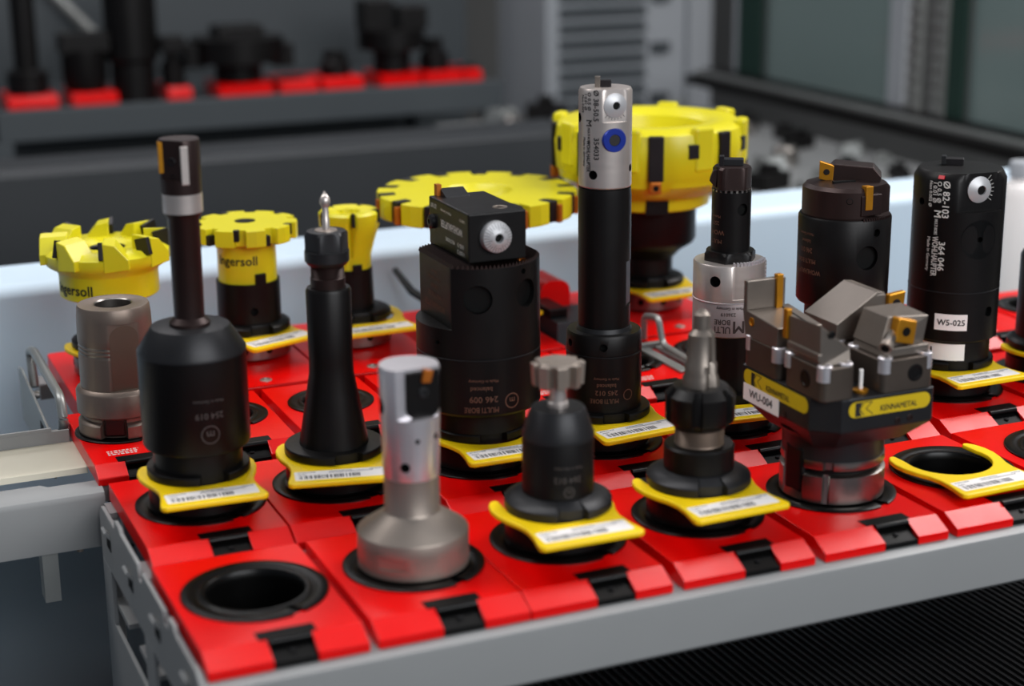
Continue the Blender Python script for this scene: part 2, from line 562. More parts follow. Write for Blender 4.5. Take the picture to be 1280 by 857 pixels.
# second row (B)
BY = 23.05
bx = [.85, 14.75, 30.65, 45.1, 60.35, 75.0, 90.5, 105.3]
bspan = [(-6.5, 6.9), (7.1, 21.9), (23.0, 37.0), (37.7, 51.4), (52.2, 65.9), (67.2, 80.9), (82.2, 95.9), (97.0, 110.7)]
blab = ['red plastic block holding the wide black chuck with slim boring bar',
        'red plastic block holding the slender cone shaped chuck',
        'red plastic block holding the big black head with dial slide',
        'red plastic block holding the tall bar with silver boring head',
        'red plastic block holding the black bar with engraved silver ring',
        'red plastic block holding the black twin cutter with gold inserts',
        'red plastic block holding the black boring head with sticker W5-025',
        'red plastic block holding the black tool beside the W5-025 head']
for X, (a, b), lb in zip(bx, bspan, blab):
    tool_block(lb, (X, BY, 0), a-X, b-X)
# third row (C): narrower blocks with small sockets
CY, CZ = 46.6, .7
cx = [-2.3, 9.2, 21.8, 34.4, 46.9, 59.5, 72.2, 84.9, 97.6, 110.2, 122.6]
cspan = [(-7.1, 3.0), (3.3, 14.75), (15.7, 27.6), (28.5, 40.3), (41, 52.8), (53.2, 65), (66.6, 78.2), (79.1, 90.9), (91.8, 103.6), (104.4, 116.2), (116.8, 128.8)]
clab = ['narrow red block holding the brown collet sleeve',
        'narrow red block with small empty socket behind the wide black chuck',
        'narrow red block with small empty socket behind the slender cone chuck',
        'narrow red block behind the big black head with dial slide',
        'narrow red block between the dial slide head and the tall silver bar',
        'narrow red block with small empty socket beside the bent steel handle',
        'narrow red block behind the silver ringed bar',
        'narrow red block behind the black twin cutter',
        'narrow red block between twin cutter and W5-025 head',
        'narrow red block behind the W5-025 head',
        'narrow red block with small empty socket behind the last black tool']
for i, (X, (a, b), lb) in enumerate(zip(cx, cspan, clab)):
    t = tool_block(lb, (X, CY, CZ), a-X, b-X, 'small', group='narrow red tool blocks')
    # printed white lines beside the clip
    g = G()
    for k in range(3):
        x = -2.9
        while x < (2.4 if i == 0 else .8):
            wd = random.uniform(.15, .5)
            g.add([(a_, b_, .012) for a_, b_ in ((x, -7.0-.55*k), (x+wd, -7.0-.55*k), (x+wd, -6.7-.55*k), (x, -6.7-.55*k))], [(0, 1, 2, 3)])
            x += wd+.14
    part('white_print', g, INKL, t, 0)
# back row (D): flat red carrier blocks with a screw each
DY = 70
dx_ = [1.7, 18.8, 32.3, 49.9, 75.2]
dspan = [(-5, 9.6), (9.9, 24.4), (24.7, 39.4), (41.5, 56), (66, 82)]
dlab = ['flat red carrier block under the yellow face mill with raised teeth',
        'flat red carrier block under the yellow disc cutter with black adapter',
        'flat red carrier block under the small yellow end mill',
        'flat red carrier block under the broad flat yellow disc cutter',
        'flat red carrier block under the biggest yellow face mill']
def round_rect(x0, x1, y0, y1, r, n=5):
    out = []
    for cx_, cy_, a in ((x1-r, y1-r, 0), (x0+r, y1-r, 90), (x0+r, y0+r, 180), (x1-r, y0+r, 270)):
        out += [(cx_+r*cos(R(a+90*i/n)), cy_+r*sin(R(a+90*i/n))) for i in range(n+1)]
    return out
for X, (a, b), lb in zip(dx_, dspan, dlab):
    t = thing('carrier_block', lb, 'tool block', (X, DY, CZ), 0, 'red carrier blocks of the back row')
    part('body', G().prism(round_rect(a-X, b-X, -14.6, 10.6, .6), -2.6, 0), RED, t, 0, .1)
    s_ = part('screw', G().lathe([(.75, -.02), (.75, .1), (.62, .18), (.35, .18), (.3, .02), (0, .02)], 20).move(-1.6, -12.3, 0), ZINC, t)
    part('hex_socket', G().lathe([(.3, .02), (.3, .03), (0, .03)], 6).move(-1.6, -12.3, 0), HOLE, s_)
    part('front_strip', G().box(a-X+.5, b-X-.5, -14.55, -13.7, 0, .05), RED, t, 0)
# support beams of the rear two rows
for k, (y0, y1, z1) in enumerate(((35.2, 38, -1.1), (51.6, 54, -1.1), (56, 60, -1.9), (76, 80, -1.9))):
    t = thing('support_beam', ('grey support beam under the front edge of the narrow red blocks', 'grey support beam under the back edge of the narrow red blocks', 'grey support beam under the screwed edge of the carrier blocks', 'grey support beam under the far edge of the carrier blocks')[k], 'beam', (0, (y0+y1)/2, -25.4))
    part('beam', G().box(-6.8, (135, 135, 84, 84)[k], -(y1-y0)/2, (y1-y0)/2, z1+23.4, z1+25.4), GREY, t, 0, .1)
    for x in (3.1, (134, 134, 83, 83)[k]):
        part('leg', G().box(x-.7, x+.7, -.7, .7, 0, z1+23.5), GREY, t, 0, .1)

# steel handles
def handle(label, pts, r, loc, plate=None, rz=0):
    t = thing('steel_handle', label, 'handle', loc, rz)
    sm = []
    for i, p in enumerate(pts):                 # rounded corners
        if i in (0, len(pts)-1):
            sm.append(p)
            continue
        a, b, c = Vector(pts[i-1]), Vector(p), Vector(pts[i+1])
        d = min((a-b).length, (c-b).length)*.35
        p0, p2 = b+(a-b).normalized()*d, b+(c-b).normalized()*d
        for k in range(7):
            u = k/6
            sm.append(tuple(p0*(1-u)**2+b*2*u*(1-u)+p2*u*u))
    part('bar', G().tube(sm, r, 12), GALV, t, 50)
    return t
t = handle('bent galvanised handle loop beside the brown collet sleeve', [(0, 21, -1.5), (0, 23.2, 2.6), (0, 19, 3.6), (0, .5, 3.2), (0, -1, .6), (0, 1, -1.2)], .55, (-7.75, 52, .3))
part('bracket', G().prism_x([(1, -6.5), (24.5, -6.5), (25.5, 0), (23, .4), (1.5, -1.6)], -1.25, -.95), GALV, t, 0, .05)
part('bracket_slot', G().box(-1.3, -1.25, 6.5, 8.8, -4.2, -1.9), HOLE, t, 0)
for y in (4, 20):
    part('pivot', G().tube([(-1.0, y, -2.2), (0.3, y, -2.2)], .5, 12), ZINC, t, 40)
t = handle('bent dark steel handle beside the empty small socket', [(0, 12.5, .35), (0, 12.5, 3.4), (0, 8.6, 4.2), (0, 7.4, .9), (0, -1, .6)], .42, (66.0, 41, .7))
part('arm', G().box(-.5, .5, -3, 9, .05, .5), GALV, t, 0, .08)
part('arm_plate', G().box(-2.6, -1.2, -2, 13, .02, .35), GALV, t, 0, .08)
part('cross_bar', G().box(-2.4, .5, 8.5, 9.4, .1, .9), GALV, t, 0, .08)
o = part('lever', G().tube([(44.6, 88, 4.9), (45.5, 83.6, 2.6), (47.5, 78, 1.2)], [.45, .6, .5], 10), BLKP, None, 50)
tag(o, 'thin black lever leaning behind the back row', 'lever')
t = thing('end_stop', 'dark bracket with round red end cap beside the tall silver bar', 'bracket', (61, 66, .7))
part('end_cap', G().prism_y([(x, z) for x, z in round_rect(-3.0, 1.4, -2.4, 5.4, 1.6)], 2, 8.5), RED, t, 40)
part('bracket_body', G().box(-4.2, 2.6, -6, 1.8, -2.4, 1.9), DGREY, t, 0, .15)
part('bracket_shelf', G().box(-4.4, -1.8, -4, 10, 1.9, 3.2), BLKP, t, 0, .15)

# ================================================================== YELLOW BARCODE TAGS
def tag_outline():
    half = [(4.7, -9.0), (5.05, -8.7), (5.08, -8.2), (4.72, -6.2), (4.6, -4.6), (4.85, -3.2), (5.4, -1.7), (5.75, -.2), (5.78, 1.2), (5.5, 2.4), (5.05, 3.15), (4.6, 3.3), (4.3, 3.0), (4.3, 2.2)]
    arc = [(4.45*cos(R(a)), 4.45*sin(R(a))) for a in range(12, -91, -6)]
    right = half+arc
    left = [(-x, y) for x, y in reversed(right)]
    return right, left
def tag_plate_geo(th=.5):
    right, left = tag_outline()
    outer_r = right[:13]
    pts = right+left[1:]
    # strips between the outer edge and inner edge keep the plate free of long ngons
    bm = bmesh.new()
    vs = [bm.verts.new((x, y, 0)) for x, y in pts]
    es = [bm.edges.new((vs[i], vs[(i+1) % len(vs)])) for i in range(len(vs))]
    bmesh.ops.triangle_fill(bm, use_beauty=True, use_dissolve=False, edges=es)
    r = bmesh.ops.extrude_face_region(bm, geom=bm.faces[:])
    for e in r['geom']:
        if isinstance(e, bmesh.types.BMVert):
            e.co.z += th
    bmesh.ops.recalc_face_normals(bm, faces=bm.faces)
    bm.verts.index_update()
    g = G().add([tuple(v.co) for v in bm.verts], [tuple(v.index for v in f.verts) for f in bm.faces])
    bm.free()
    return g
def make_tag():
    t = thing('barcode_tag', 'tag', 'tag')
    part('plate', tag_plate_geo(), TAGY, t, 0, .14)
    lb = part('paper_label', G().prism(round_rect(-4.35, 4.35, -8.15, -5.75, .15), .5, .515), WHT, t, 0)
    g, x = G(), -3.9
    rnd = random.Random(3)
    while x < 1.9:
        wd = rnd.choice((.07, .07, .12, .18))
        g.add([(x, -7.85, .52), (x+wd, -7.85, .52), (x+wd, -6.95, .52), (x, -6.95, .52)], [(0, 1, 2, 3)])
        x += wd+rnd.choice((.07, .07, .12, .2))
    part('barcode', g, INK, lb, 0)
    g = G()
    for y, xa, xb in ((-6.15, -4.0, -2.4), (-6.15, -.9, 1.2), (-6.15, 3.0, 4.1), (-6.5, -1.0, 3.3), (-6.7, -4.0, -3.2)):
        x = xa
        while x < xb:
            wd = rnd.uniform(.08, .22)
            g.add([(x, y, .52), (x+wd, y, .52), (x+wd, y+.16, .52), (x, y+.16, .52)], [(0, 1, 2, 3)])
            x += wd+.06
    part('small_print', g, INK, lb, 0)
    return t
proto = make_tag()
tags = [('yellow plastic barcode tag under the wide black chuck with slim boring bar', (.75, BY, 2.85), -2.8),
        ('yellow plastic barcode tag under the slender cone shaped chuck', (14.65, BY, 2.85), -13),
        ('yellow plastic barcode tag under the big black head with dial slide', (30.85, BY-.6, 2.85), 0),
        ('yellow plastic barcode tag under the tall bar with silver head', (45.0, BY, 2.85), 5),
        ('yellow plastic barcode tag under the bar with engraved silver ring', (60.4, BY, 2.85), -5),
        ('yellow plastic barcode tag under the black twin cutter', (75.3, BY, 2.85), 2),
        ('yellow plastic barcode tag under the W5-025 boring head', (90.0, BY, 2.85), 1),
        ('yellow plastic barcode tag under the black tool beside the W5-025 head', (105.6, BY, 2.85), 2),
        ('yellow plastic barcode tag under the T-slot cutter chuck', (28.5, 0, 2.85), -1),
        ('yellow plastic barcode tag under the collet chuck with step drill', (43.4, 0, 2.85), 1.5),
        ('yellow plastic barcode tag lying over an empty socket without a tool', (73.1, 0, .6), 1.5),
        ('yellow plastic barcode tag under the yellow face mill with raised teeth', (1.7, DY, 3.5), 6),
        ('yellow plastic barcode tag under the yellow disc cutter with black adapter', (18.2, DY, 3.5), 20),
        ('yellow plastic barcode tag under the small yellow end mill', (33.2, DY, 3.5), 2),
        ('yellow plastic barcode tag under the broad flat yellow disc cutter', (49.9, DY, 3.5), 4),
        ('yellow plastic barcode tag under the biggest yellow face mill', (75.4, DY, 3.5), 3)]
for i, (lb, loc, rz) in enumerate(tags):
    o = proto if i == 0 else copy_tree(proto)
    o.location = [c*S for c in loc]
    o.rotation_euler = (0, 0, R(rz))
    o['label'], o['group'] = lb, 'yellow barcode tags'

# ================================================================== TOOLS
# Each tool stands at its own root; the local -Y side carries the engraving that faces the aisle.
def tool(name, label, cat, loc, az):
    return thing(name, label, cat, loc, az+90)
def base(t, mt=BOX, lower=BOX, top_r=4.35, top_z=4.75, nph=2, zoff=0., cone=True):
    part('lower_flange', G().lathe([(0, .27), (4.8, .27), (4.95, .4), (4.95, 2.3), (4.25, 2.75), (4.25, 3.4), (0, 3.4)], 72).move(0, 0, zoff), lower, t)
    pr = [(0, 3.37), (4.7, 3.37), (5.0, 3.5), (5.0, 4.15), (4.9, 4.28)]
    pr += [(top_r, top_z)] if cone else [(top_r, 4.3)]
    pr += [(0, pr[-1][1])]
    nm = multi(notch(nph, nph+30, 4.3, 3.3, 4.6), notch(nph+180, nph+210, 4.3, 3.3, 4.6))
    part('flange', G().lathe(pr, 180, nm).move(0, 0, zoff), mt, t)
def drill(o, lst, depth=.7):
    # real recesses cut into the mesh of a part
    g = G()
    for ph, rc, z, rad in lst:
        q = radial(G().lathe([(0, -depth), (rad, -depth), (rad, .6), (0, .6)], 28), (rc*sin(R(ph)), -rc*cos(R(ph)), z), (sin(R(ph)), -cos(R(ph)), 0))
        g.join(q)
    c = part('cutter', g, HOLE, None, 30)
    m = o.modifiers.new('bool', 'BOOLEAN')
    m.operation, m.solver, m.object = 'DIFFERENCE', 'EXACT', c
    m.material_mode = 'TRANSFER'
    c.matrix_world = Matrix.Identity(4)
    keep = (o.parent, o.matrix_basis.copy())
    o.parent = None
    o.matrix_basis = Matrix.Identity(4)
    bpy.context.view_layer.update()
    dg = bpy.context.evaluated_depsgraph_get()
    me = bpy.data.meshes.new_from_object(o.evaluated_get(dg))
    old = o.data
    o.modifiers.remove(m)
    o.data = me
    me.set_sharp_from_angle(angle=R(35))
    o.parent, o.matrix_basis = keep
    bpy.data.objects.remove(c)
    bpy.data.meshes.remove(old)
def radial(geo, o, n, up=(0, 0, 1)):    # map lathe geometry (axis z) so that its axis is n and origin o
    n = Vector(n).normalized()
    a = Vector(up).cross(n).normalized()
    bb = n.cross(a)
    o = Vector(o)
    geo.v = [tuple(o+a*x+bb*y+n*z) for x, y, z in geo.v]
    return geo
def holes(t, lst, mt=HOLE, name='bolt_hole'):
    if t.type == 'MESH':
        return drill(t, lst)
    for h in lst:
        ph, rc, z, rad = h[:4]
        part(name, G().disc(ph, rc, z, rad, .03, 24, rin=rad*.8), mt, t)

# ---- A1: boring bar with chrome upper half
t = tool('boring_bar', 'brown steel boring bar with chrome upper half and dark insert pocket', 'cutting tool', (ax[1], 0, 0), -110)
part('base_body', G().lathe(cutz([(0, .27), (4.9, .27), (5.0, .4), (5.0, 3.5), (4.95, 3.6), (2.6, 5.2), (2.48, 5.4), (2.46, 8.6), (0, 8.6)], 1.25, 2.35), 120,
     multi(flat(-22, 4.78, 1.25, 2.35), flat(72, 4.7, 1.4, 2.35), flat(165, 4.7, 1.25, 2.35), flat(-110, 4.7, 1.25, 2.35))), BRONZE, t)
cs = part('chrome_shank', G().lathe(cutz([(0, 8.6), (2.42, 8.6), (2.48, 8.75), (2.62, 13.8), (2.68, 18.5), (2.6, 18.75), (0, 18.75)], 14.3), 96, flat(24, 1.75, 14.3, 19)), CHROME, t)
arc = [(-1.15+1.6*(1-cos(R(a))), 15.2-1.1*sin(R(a))) for a in range(0, 91, 15)]+[(.45+1.6*sin(R(a)), 15.2-1.1*cos(R(a))) for a in range(15, 91, 15)]
c = part('insert_cartridge', G().prism_y(arc+[(2.05, 18.55), (-1.15, 18.55)], -2.0, -1.6).rot(24), BOX, t, 0, .1)
part('clamp_screw', radial(G().lathe([(.5, -.1), (.5, .1), (.4, .18), (.2, .18), (.2, .02), (0, .02)], 20), (sin(R(36))*2.05, -cos(R(36))*2.05, 16.6), (sin(R(24)), -cos(R(24)), 0)), BOXG, c)
part('insert', G().prism_y([(.2, 17.6), (1.0, 17.5), (1.3, 18.5), (.5, 18.75)], -2.35, -1.9).rot(24), ORNG, c, 0, .04)
drill(cs, [(14, 2.6, 12.4, .22), (-12, 2.5, 10.0, .45), (-75, 2.66, 15.2, .8), (60, 2.62, 12.5, .3)])
# ---- A2: T-slot cutter in tapered chuck
t = tool('keyseat_cutter_chuck', 'black tapered chuck with small bronze T-slot cutter on top', 'cutting tool', (ax[2], 0, 0), -115)
base(t, BOXG, BOX, 3.5, 4.9)
b = part('chuck_body', G().lathe([(0, 4.6), (3.32, 4.6), (3.3, 10.5), (2.5, 12.7), (2.35, 12.9), (0, 12.9)], 80), BOX, t)
part('nose_cone', G().lathe([(3.33, 10.1), (3.33, 10.5), (2.53, 12.72), (2.38, 12.93), (0, 12.94)], 80), BOXG, t)
part('cutter_shank', G().lathe([(0, 12.9), (.95, 12.9), (.95, 13.3), (.8, 13.5), (.76, 15.1), (0, 15.1)], 40), SILV, t)
k = G()
pts = []
for i in range(8):
    a = i*45
    for da, r in ((0, 2.5), (22, 2.35), (27, 1.6), (40, 1.7)):
        pts.append((r*sin(R(a+da)), -r*cos(R(a+da))))
pts.reverse()
k.hull8([(x*.95, y*.95, 15.0) for x, y in pts], [(x, y, 17.1) for x, y in pts])
part('cutter_head', k, BRONZE, t, 0, .05)
part('cutter_top', G().lathe([(0, 17.05), (1.95, 17.05), (1.8, 17.25), (.8, 17.22), (0, 17.1)], 40), BRONZE, t)
g = G()
cyl_text(g, 'Made in Germany', .38, 3.34, 18, 8.0, 180)
cyl_text(g, '264 012', .8, 3.34, 16, 6.9, 180)
cyl_ring(g, 3.34, 18, 5.7, .42, .52)
cyl_text(g, 'm', .6, 3.34, 18, 5.75, 180)
part('engraving', g, INKG, b, 0)
# ---- A3: collet chuck with step drill
t = tool('collet_chuck', 'black collet chuck with slotted nut and grey step drill', 'cutting tool', (ax[3], 0, 0), -120)
base(t, BOXG, BOX, 3.6, 4.9)
part('chuck_body', G().lathe([(0, 4.6), (3.37, 4.6), (3.37, 7.1), (3.2, 7.3), (0, 7.35)], 80), BOX, t)
part('threaded_neck', G().lathe([(0, 7.3), (2.4, 7.3)]+[(2.35-.1*(i % 2), 7.4+.12*i) for i in range(14)]+[(0, 9.2)], 60), BRONZ2, t)
part('collet_nut', G().lathe([(0, 9.0), (2.5, 9.0), (2.6, 9.15), (3.2, 9.6), (3.3, 9.8), (3.32, 12.2), (2.6, 12.95), (2.3, 13.0), (0, 13.0)], 144,
     multi(*[notch(i*60-12, i*60+4, 2.85, 9.3, 12.5) for i in range(6)])), BOX, t)
d = G().lathe([(0, 12.9), (1.75, 12.9), (1.7, 13.8), (1.52, 14.2), (1.52, 15.1), (1.38, 15.3), (1.3, 18.0), (.86, 18.5), (.82, 19.9), (0, 20.5)], 72,
     lambda ph, r, z: r*(1-.32*max(0, cos(2*(ph-.7-.12*(z-13))))**6))
part('step_drill', d, CARBG, t)
# ---- B0: wide chuck with slim boring bar
t = tool('boring_bar_chuck', 'wide black chuck with slim brown boring bar and gold tipped head', 'cutting tool', (bx[0], BY, 0), -102)
base(t, BOX, BOX, 4.35, 4.35, cone=False)
b = part('chuck_body', G().lathe([(0, 4.3), (4.32, 4.3), (4.32, 6.1), (5.05, 6.4), (5.2, 6.7), (5.2, 15.6), (0, 15.6)], 96), BOX, t)
part('nose_cone', G().lathe([(5.2, 15.5), (5.2, 15.95), (3.75, 18.15), (3.6, 18.2), (0, 18.2)], 96), BOXG, t)
part('collar', G().lathe([(0, 18.2), (1.95, 18.2), (1.95, 18.5), (1.5, 19.0), (0, 19)], 60), BROWN, t)
part('bar', G().lathe([(0, 18.6), (1.44, 18.6), (1.5, 28.6), (1.86, 29.2), (0, 29.2)], 60), BROWN, t)
part('steel_band', G().lathe([(0, 29.2), (1.88, 29.2), (1.89, 31.0), (0, 31.0)], 60), SILV, t)
h = part('bar_head', G().lathe(cutz([(0, 31.0), (1.86, 31.0), (1.93, 35.9), (1.85, 36.1), (0, 36.1)], 32.4), 72, flat(-32, 1.45, 32.4, 36.2)), BROWN, t)
part('chip_face', G().pbox(12, 1.5, 1.97, -.35, .35, 32.0, 35.6), SILV, h, 0, .05)
part('clamp_screw', G().disc(-32, 1.45, 34.1, .42, .1, 18, rin=.2), CARB, h)
part('insert', G().box(-1.98, -1.5, -.75, .1, 33.0, 35.9), GOLD, h, 0, .04)
part('coolant_hole', G().disc(-30, 1.45, 32.7, .25, .03, 14, rin=.18), HOLE, h)
g = G()
cyl_text(g, 'Made in Germany', .42, 5.22, 14, 11.9, 180)
cyl_text(g, '254 019', .85, 5.22, 14, 10.5, 180)
cyl_ring(g, 5.22, 14, 8.6, .8, .92)
cyl_text(g, 'm', 1.1, 5.22, 14, 8.65, 180)
part('engraving', g, INKG, b, 0)
# ---- B1: slender cone chuck with countersink
t = tool('collet_chuck', 'slender black cone chuck with hexagon nut and tiny pointed bit', 'cutting tool', (bx[1], BY, 0), -107)
base(t, BOX, BOX, 3.8, 4.35)
part('cone_body', G().lathe([(0, 4.3), (3.5, 4.3), (3.45, 4.6), (2.6, 9.5), (2.25, 11.6), (2.2, 13), (2.25, 20.1), (2.1, 20.4), (0, 20.4)], 80), BOX, t)
part('threaded_neck', G().lathe([(0, 20.3), (1.72, 20.3), (1.72, 21.4), (1.6, 21.5)]+[(1.66-.08*(i % 2), 21.6+.1*i) for i in range(12)]+[(0, 22.9)], 60), BROWN, t)
part('hexagon_nut', G().lathe(cutz([(0, 22.7), (1.9, 22.7), (2.2, 23.1), (2.2, 24.0), (2.2, 25.8), (1.9, 26.05), (1.2, 26.1), (1.1, 26.0), (0, 26.0)], 24.1), 120, hexmod(1.88, 24.1, 26, 6, 20)), BOXG, t)
part('collet', G().lathe([(0, 26.0), (1.15, 26.0), (1.1, 26.15), (.4, 26.2), (0, 26.2)], 40), BRONZE, t)
c = part('bit_shank', G().lathe([(0, 26.1), (.38, 26.1), (.38, 27.2), (.33, 27.3), (.33, 28.6), (0, 28.6)], 30), [SILV], t)
part('bit_point', G().lathe([(0, 28.4), (.35, 28.4), (.52, 28.8), (.5, 29.2), (0, 30.0)], 30), SILV, c)
# ---- B2: big head with dial slide
t = tool('boring_tool', 'big black boring head with square slide block and grey dial', 'cutting tool', (bx[2], BY, 0), -112)
base(t, BOX, BOX, 4.6, 4.35, cone=False)
b = part('head_body', G().lathe(cutz([(0, 4.3), (4.8, 4.3), (4.8, 6.5), (6.1, 6.6), (6.38, 6.9), (6.4, 12.5), (6.35, 12.55), (6.35, 12.68), (6.4, 12.72), (6.35, 22.0), (0, 22.0)], 15.7, 15.75), 144,
     flat(-68, 4.7, 15.72, 23)), BOX, t)
part('groove_ring', G().lathe([(6.3, 12.52), (6.43, 12.56), (6.43, 12.64), (6.3, 12.7)], 96), BOXG, t)
g = G()
for i in range(25):
    x = -4.5+i*.42
    L = math.sqrt(max(.1, 6.28**2-(x+.2)**2))
    g.prism_y([(x-.19, 22.0), (x+.19, 22.0), (x, 22.42)], -L, L)
part('serration', g.rot(22), BROWN, t, 0)
W2 = 22   # the slide is square to the rack
sl = part('slide_block', G().box(-3.1, 3.1, -5.4, 5.4, 22.5, 27.45).rot(W2), BOX, t, 0, .15)
def rp(x, y, z, a=W2):
    return (x*cos(R(a))-y*sin(R(a)), x*sin(R(a))+y*cos(R(a)), z)
nf, nl = rp(0, -1, 0), rp(-1, 0, 0)
dl = part('dial', radial(G().lathe([(1.6, -.1), (1.6, .2), (1.5, .75), (.7, 1.15), (.6, 1.2), (.46, 1.2), (.42, .6), (0, .6)], 48), rp(-.3, -5.4, 25.05), nf), DIAL, sl)
part('dial_hole', radial(G().lathe([(.44, .75), (0, .75)], 24), rp(-.3, -5.4, 25.05), nf), HOLE, dl)
g = G()
for i in range(28):
    a = R(i*360/28)
    L = .78 if i % 4 else .62
    L2 = L*1.25
    q = G().add([(-.022, L2, 1.165-(L2-.7)*.5), (.022, L2, 1.165-(L2-.7)*.5), (.022, 1.5, .77), (-.022, 1.5, .77)], [(0, 1, 2, 3)])
    q.v = [(x*cos(a)-y*sin(a), x*sin(a)+y*cos(a), z) for x, y, z in q.v]
    g.join(radial(q, rp(-.3, -5.4, 25.05), nf))
part('dial_scale', g, INK, dl, 0)
part('top_screw', G().lathe([(.75, 27.44), (.75, 27.5), (.55, 27.5), (.5, 27.45), (0, 27.45)], 28).move(*rp(1.2, -3.2, 0)), BRONZE, sl)
part('side_screw', radial(G().lathe([(.75, -.1), (.75, .35), (.5, .5), (.3, .5), (.3, .2), (0, .2)], 24), rp(-3.1, 4.2, 25.0), nl), BOXG, sl)
ux, uy = rp(0, -1, 0), (0, 0, 1)
g = G()
def lt(s, size, y, z, rot=0, wide=1., bold=.016):
    flat_text(g, s, size, rp(-3.115, y, z), ux, uy, rot, wide, bold)
lt('WOHLHAUPTER', 1.05, -.9, 25.3, 180, .75)
lt('MULTI BORE', .55, -.5, 23.9, 180, .8)
lt('0.05 O', .6, -3.3, 23.9, 180)
lt('1 0.01 2', .6, -3.4, 23.2, 180)
lt('Made in Germany', .4, .6, 26.6, 180)
lt('337 007', .65, 4.0, 26.7, 180, .8)
lt('0.005 O', .42, -3.8, 26.5, 180)
part('engraving', g, INKL, sl, 0)
c = part('insert_holder', G().prism_x([(3.2, 27.4), (5.5, 27.4), (5.6, 28.0), (5.0, 28.2), (3.4, 27.6)], -2.0, .6).rot(W2), BOXG, sl, 0, .05)
part('insert', G().box(-2.4, -1.9, 4.8, 5.6, 27.4, 28.6).rot(W2), ORNG, c, 0)
drill(b, [(0, 6.38, 18.9, 1.45), (50, 6.38, 19.0, 1.45), (46, 6.38, 21.3, .3), (-40, 6.4, 14.2, .25)])
part('orange_seal', G().disc(52, 5.6, 22.1, .5, .12, 18, rin=.3, down=0), ORNG, t)
g = G()
cyl_text(g, 'Made in Germany', .42, 6.42, 4, 10.5, 180)
cyl_text(g, 'balanced', .65, 6.42, 2, 9.7, 180)
cyl_text(g, '246 009', .9, 6.42, 4, 8.6, 180)
cyl_text(g, 'MULTI BORE', .8, 6.42, 2, 7.5, 180, .8)
cyl_ring(g, 6.42, 31, 8.2, .68, .82)
cyl_text(g, 'm', .9, 6.42, 31, 8.25, 180)
part('engraving', g, INKB, b, 0)
g = G()
n68 = (sin(R(-68)), -cos(R(-68)), 0)
t68 = (cos(R(-68)), sin(R(-68)), 0)
for s, size, z, wd in (('WOHLHAUPTER', .9, 17.3, .85), ('MULTI BORE', .7, 18.4, .9), ('336 004', .6, 19.3, 1), ('Made in Germany', .45, 20.1, 1), ('balanced', .45, 20.8, 1)):
    flat_text(g, s, size, (n68[0]*4.72, n68[1]*4.72, z), t68, (0, 0, 1), 180, wd, .01)
part('engraving', g, INKB, b, 0)
# ---- B3: tall bar with silver boring head
t = tool('boring_head_bar', 'tall black bar with silver cylindrical boring head and blue disc', 'cutting tool', (bx[3], BY, 0), -117)
base(t, BOX, BOX, 4.2, 4.35, cone=False)
b = part('chuck_body', G().lathe([(0, 4.3), (4.03, 4.3), (4.03, 10.3), (3.98, 10.36), (3.98, 10.48), (4.03, 10.54), (4.0, 12.4), (3.85, 12.65), (0, 12.65)], 80), BOX, t)
part('groove_ring', G().lathe([(3.9, 10.34), (4.05, 10.38), (4.05, 10.45), (3.9, 10.5)], 80), BOXG, t)
part('collar', G().lathe([(0, 12.6), (3.0, 12.6), (2.85, 13.1), (0, 13.1)], 60), BOXG, t)
part('bar', G().lathe(cutz([(0, 13.0), (2.75, 13.0), (2.78, 27.0), (2.72, 27.9), (0, 27.9)], 15.4, 20.2), 96, flat(78, 2.55, 15.4, 20.2)), BOX, t)
part('wrench_flat', G().pbox(78, 2.5, 2.57, -1.0, 1.0, 15.5, 20.1), BOXG, t, 0)
h = part('silver_head', G().lathe(cutz([(0, 28.0), (2.65, 28.0), (2.76, 28.15), (2.76, 37.9), (2.6, 38.2), (0, 38.2)], 34.9), 120, flat(24, 2.42, 34.9, 39)), SILV, t)
dl = part('dial', radial(G().lathe([(1.25, -.2), (1.25, .08), (.5, .42), (.4, .42), (.36, .2), (0, .2)], 40), (sin(R(24))*2.42, -cos(R(24))*2.42, 36.6), (sin(R(24)), -cos(R(24)), 0)), DIAL, h)
part('dial_hole', radial(G().lathe([(.38, .3), (0, .3)], 24), (sin(R(24))*2.42, -cos(R(24))*2.42, 36.6), (sin(R(24)), -cos(R(24)), 0)), HOLE, dl)
bl = part('blue_disc', G().disc(21, 2.42, 33.1, 1.28, .42, 36, rin=.62), BLUE, h)
part('disc_screw', G().disc(21, 2.42, 33.1, .62, .36, 20), INK, bl)
g = G()
tx, ty = Vector((cos(R(24)), sin(R(24)), 0)), Vector((0, 0, 1))
oo = Vector((sin(R(24))*2.435, -cos(R(24))*2.435, 36.6))
for i in range(7):
    a = R(-132+i*14)
    d1, d2 = tx*cos(a)+ty*sin(a), tx*-sin(a)+ty*cos(a)
    L = 1.62 if i in (0, 6) else 1.5
    g.add([tuple(oo+d1*1.3-d2*.025), tuple(oo+d1*L-d2*.025), tuple(oo+d1*L+d2*.025), tuple(oo+d1*1.3+d2*.025)], [(0, 1, 2, 3)])
part('scale_marks', g, INK, h, 0)
g = G()
cyl_text(g, 'Ø 38-50.5', .78, 2.775, -20, 36.6, -90)
cyl_text(g, '354033', .78, 2.775, -19, 32.2, -90)
cyl_text(g, 'O 0.5 Ø', .55, 2.775, -36, 37.0, -90)
cyl_text(g, 'I 0.01 Ø', .5, 2.775, -46, 36.9, -90)
cyl_text(g, 'Non 0.002', .42, 2.775, -55, 36.7, -90)
cyl_text(g, 'M', .95, 2.775, -37, 34.8, -90, 1)
cyl_text(g, 'MULTI BORE', .4, 2.775, -37, 33.5, -90, .75)
cyl_text(g, 'WOHLHAUPTER', .66, 2.775, -38, 31.4, -90, .66)
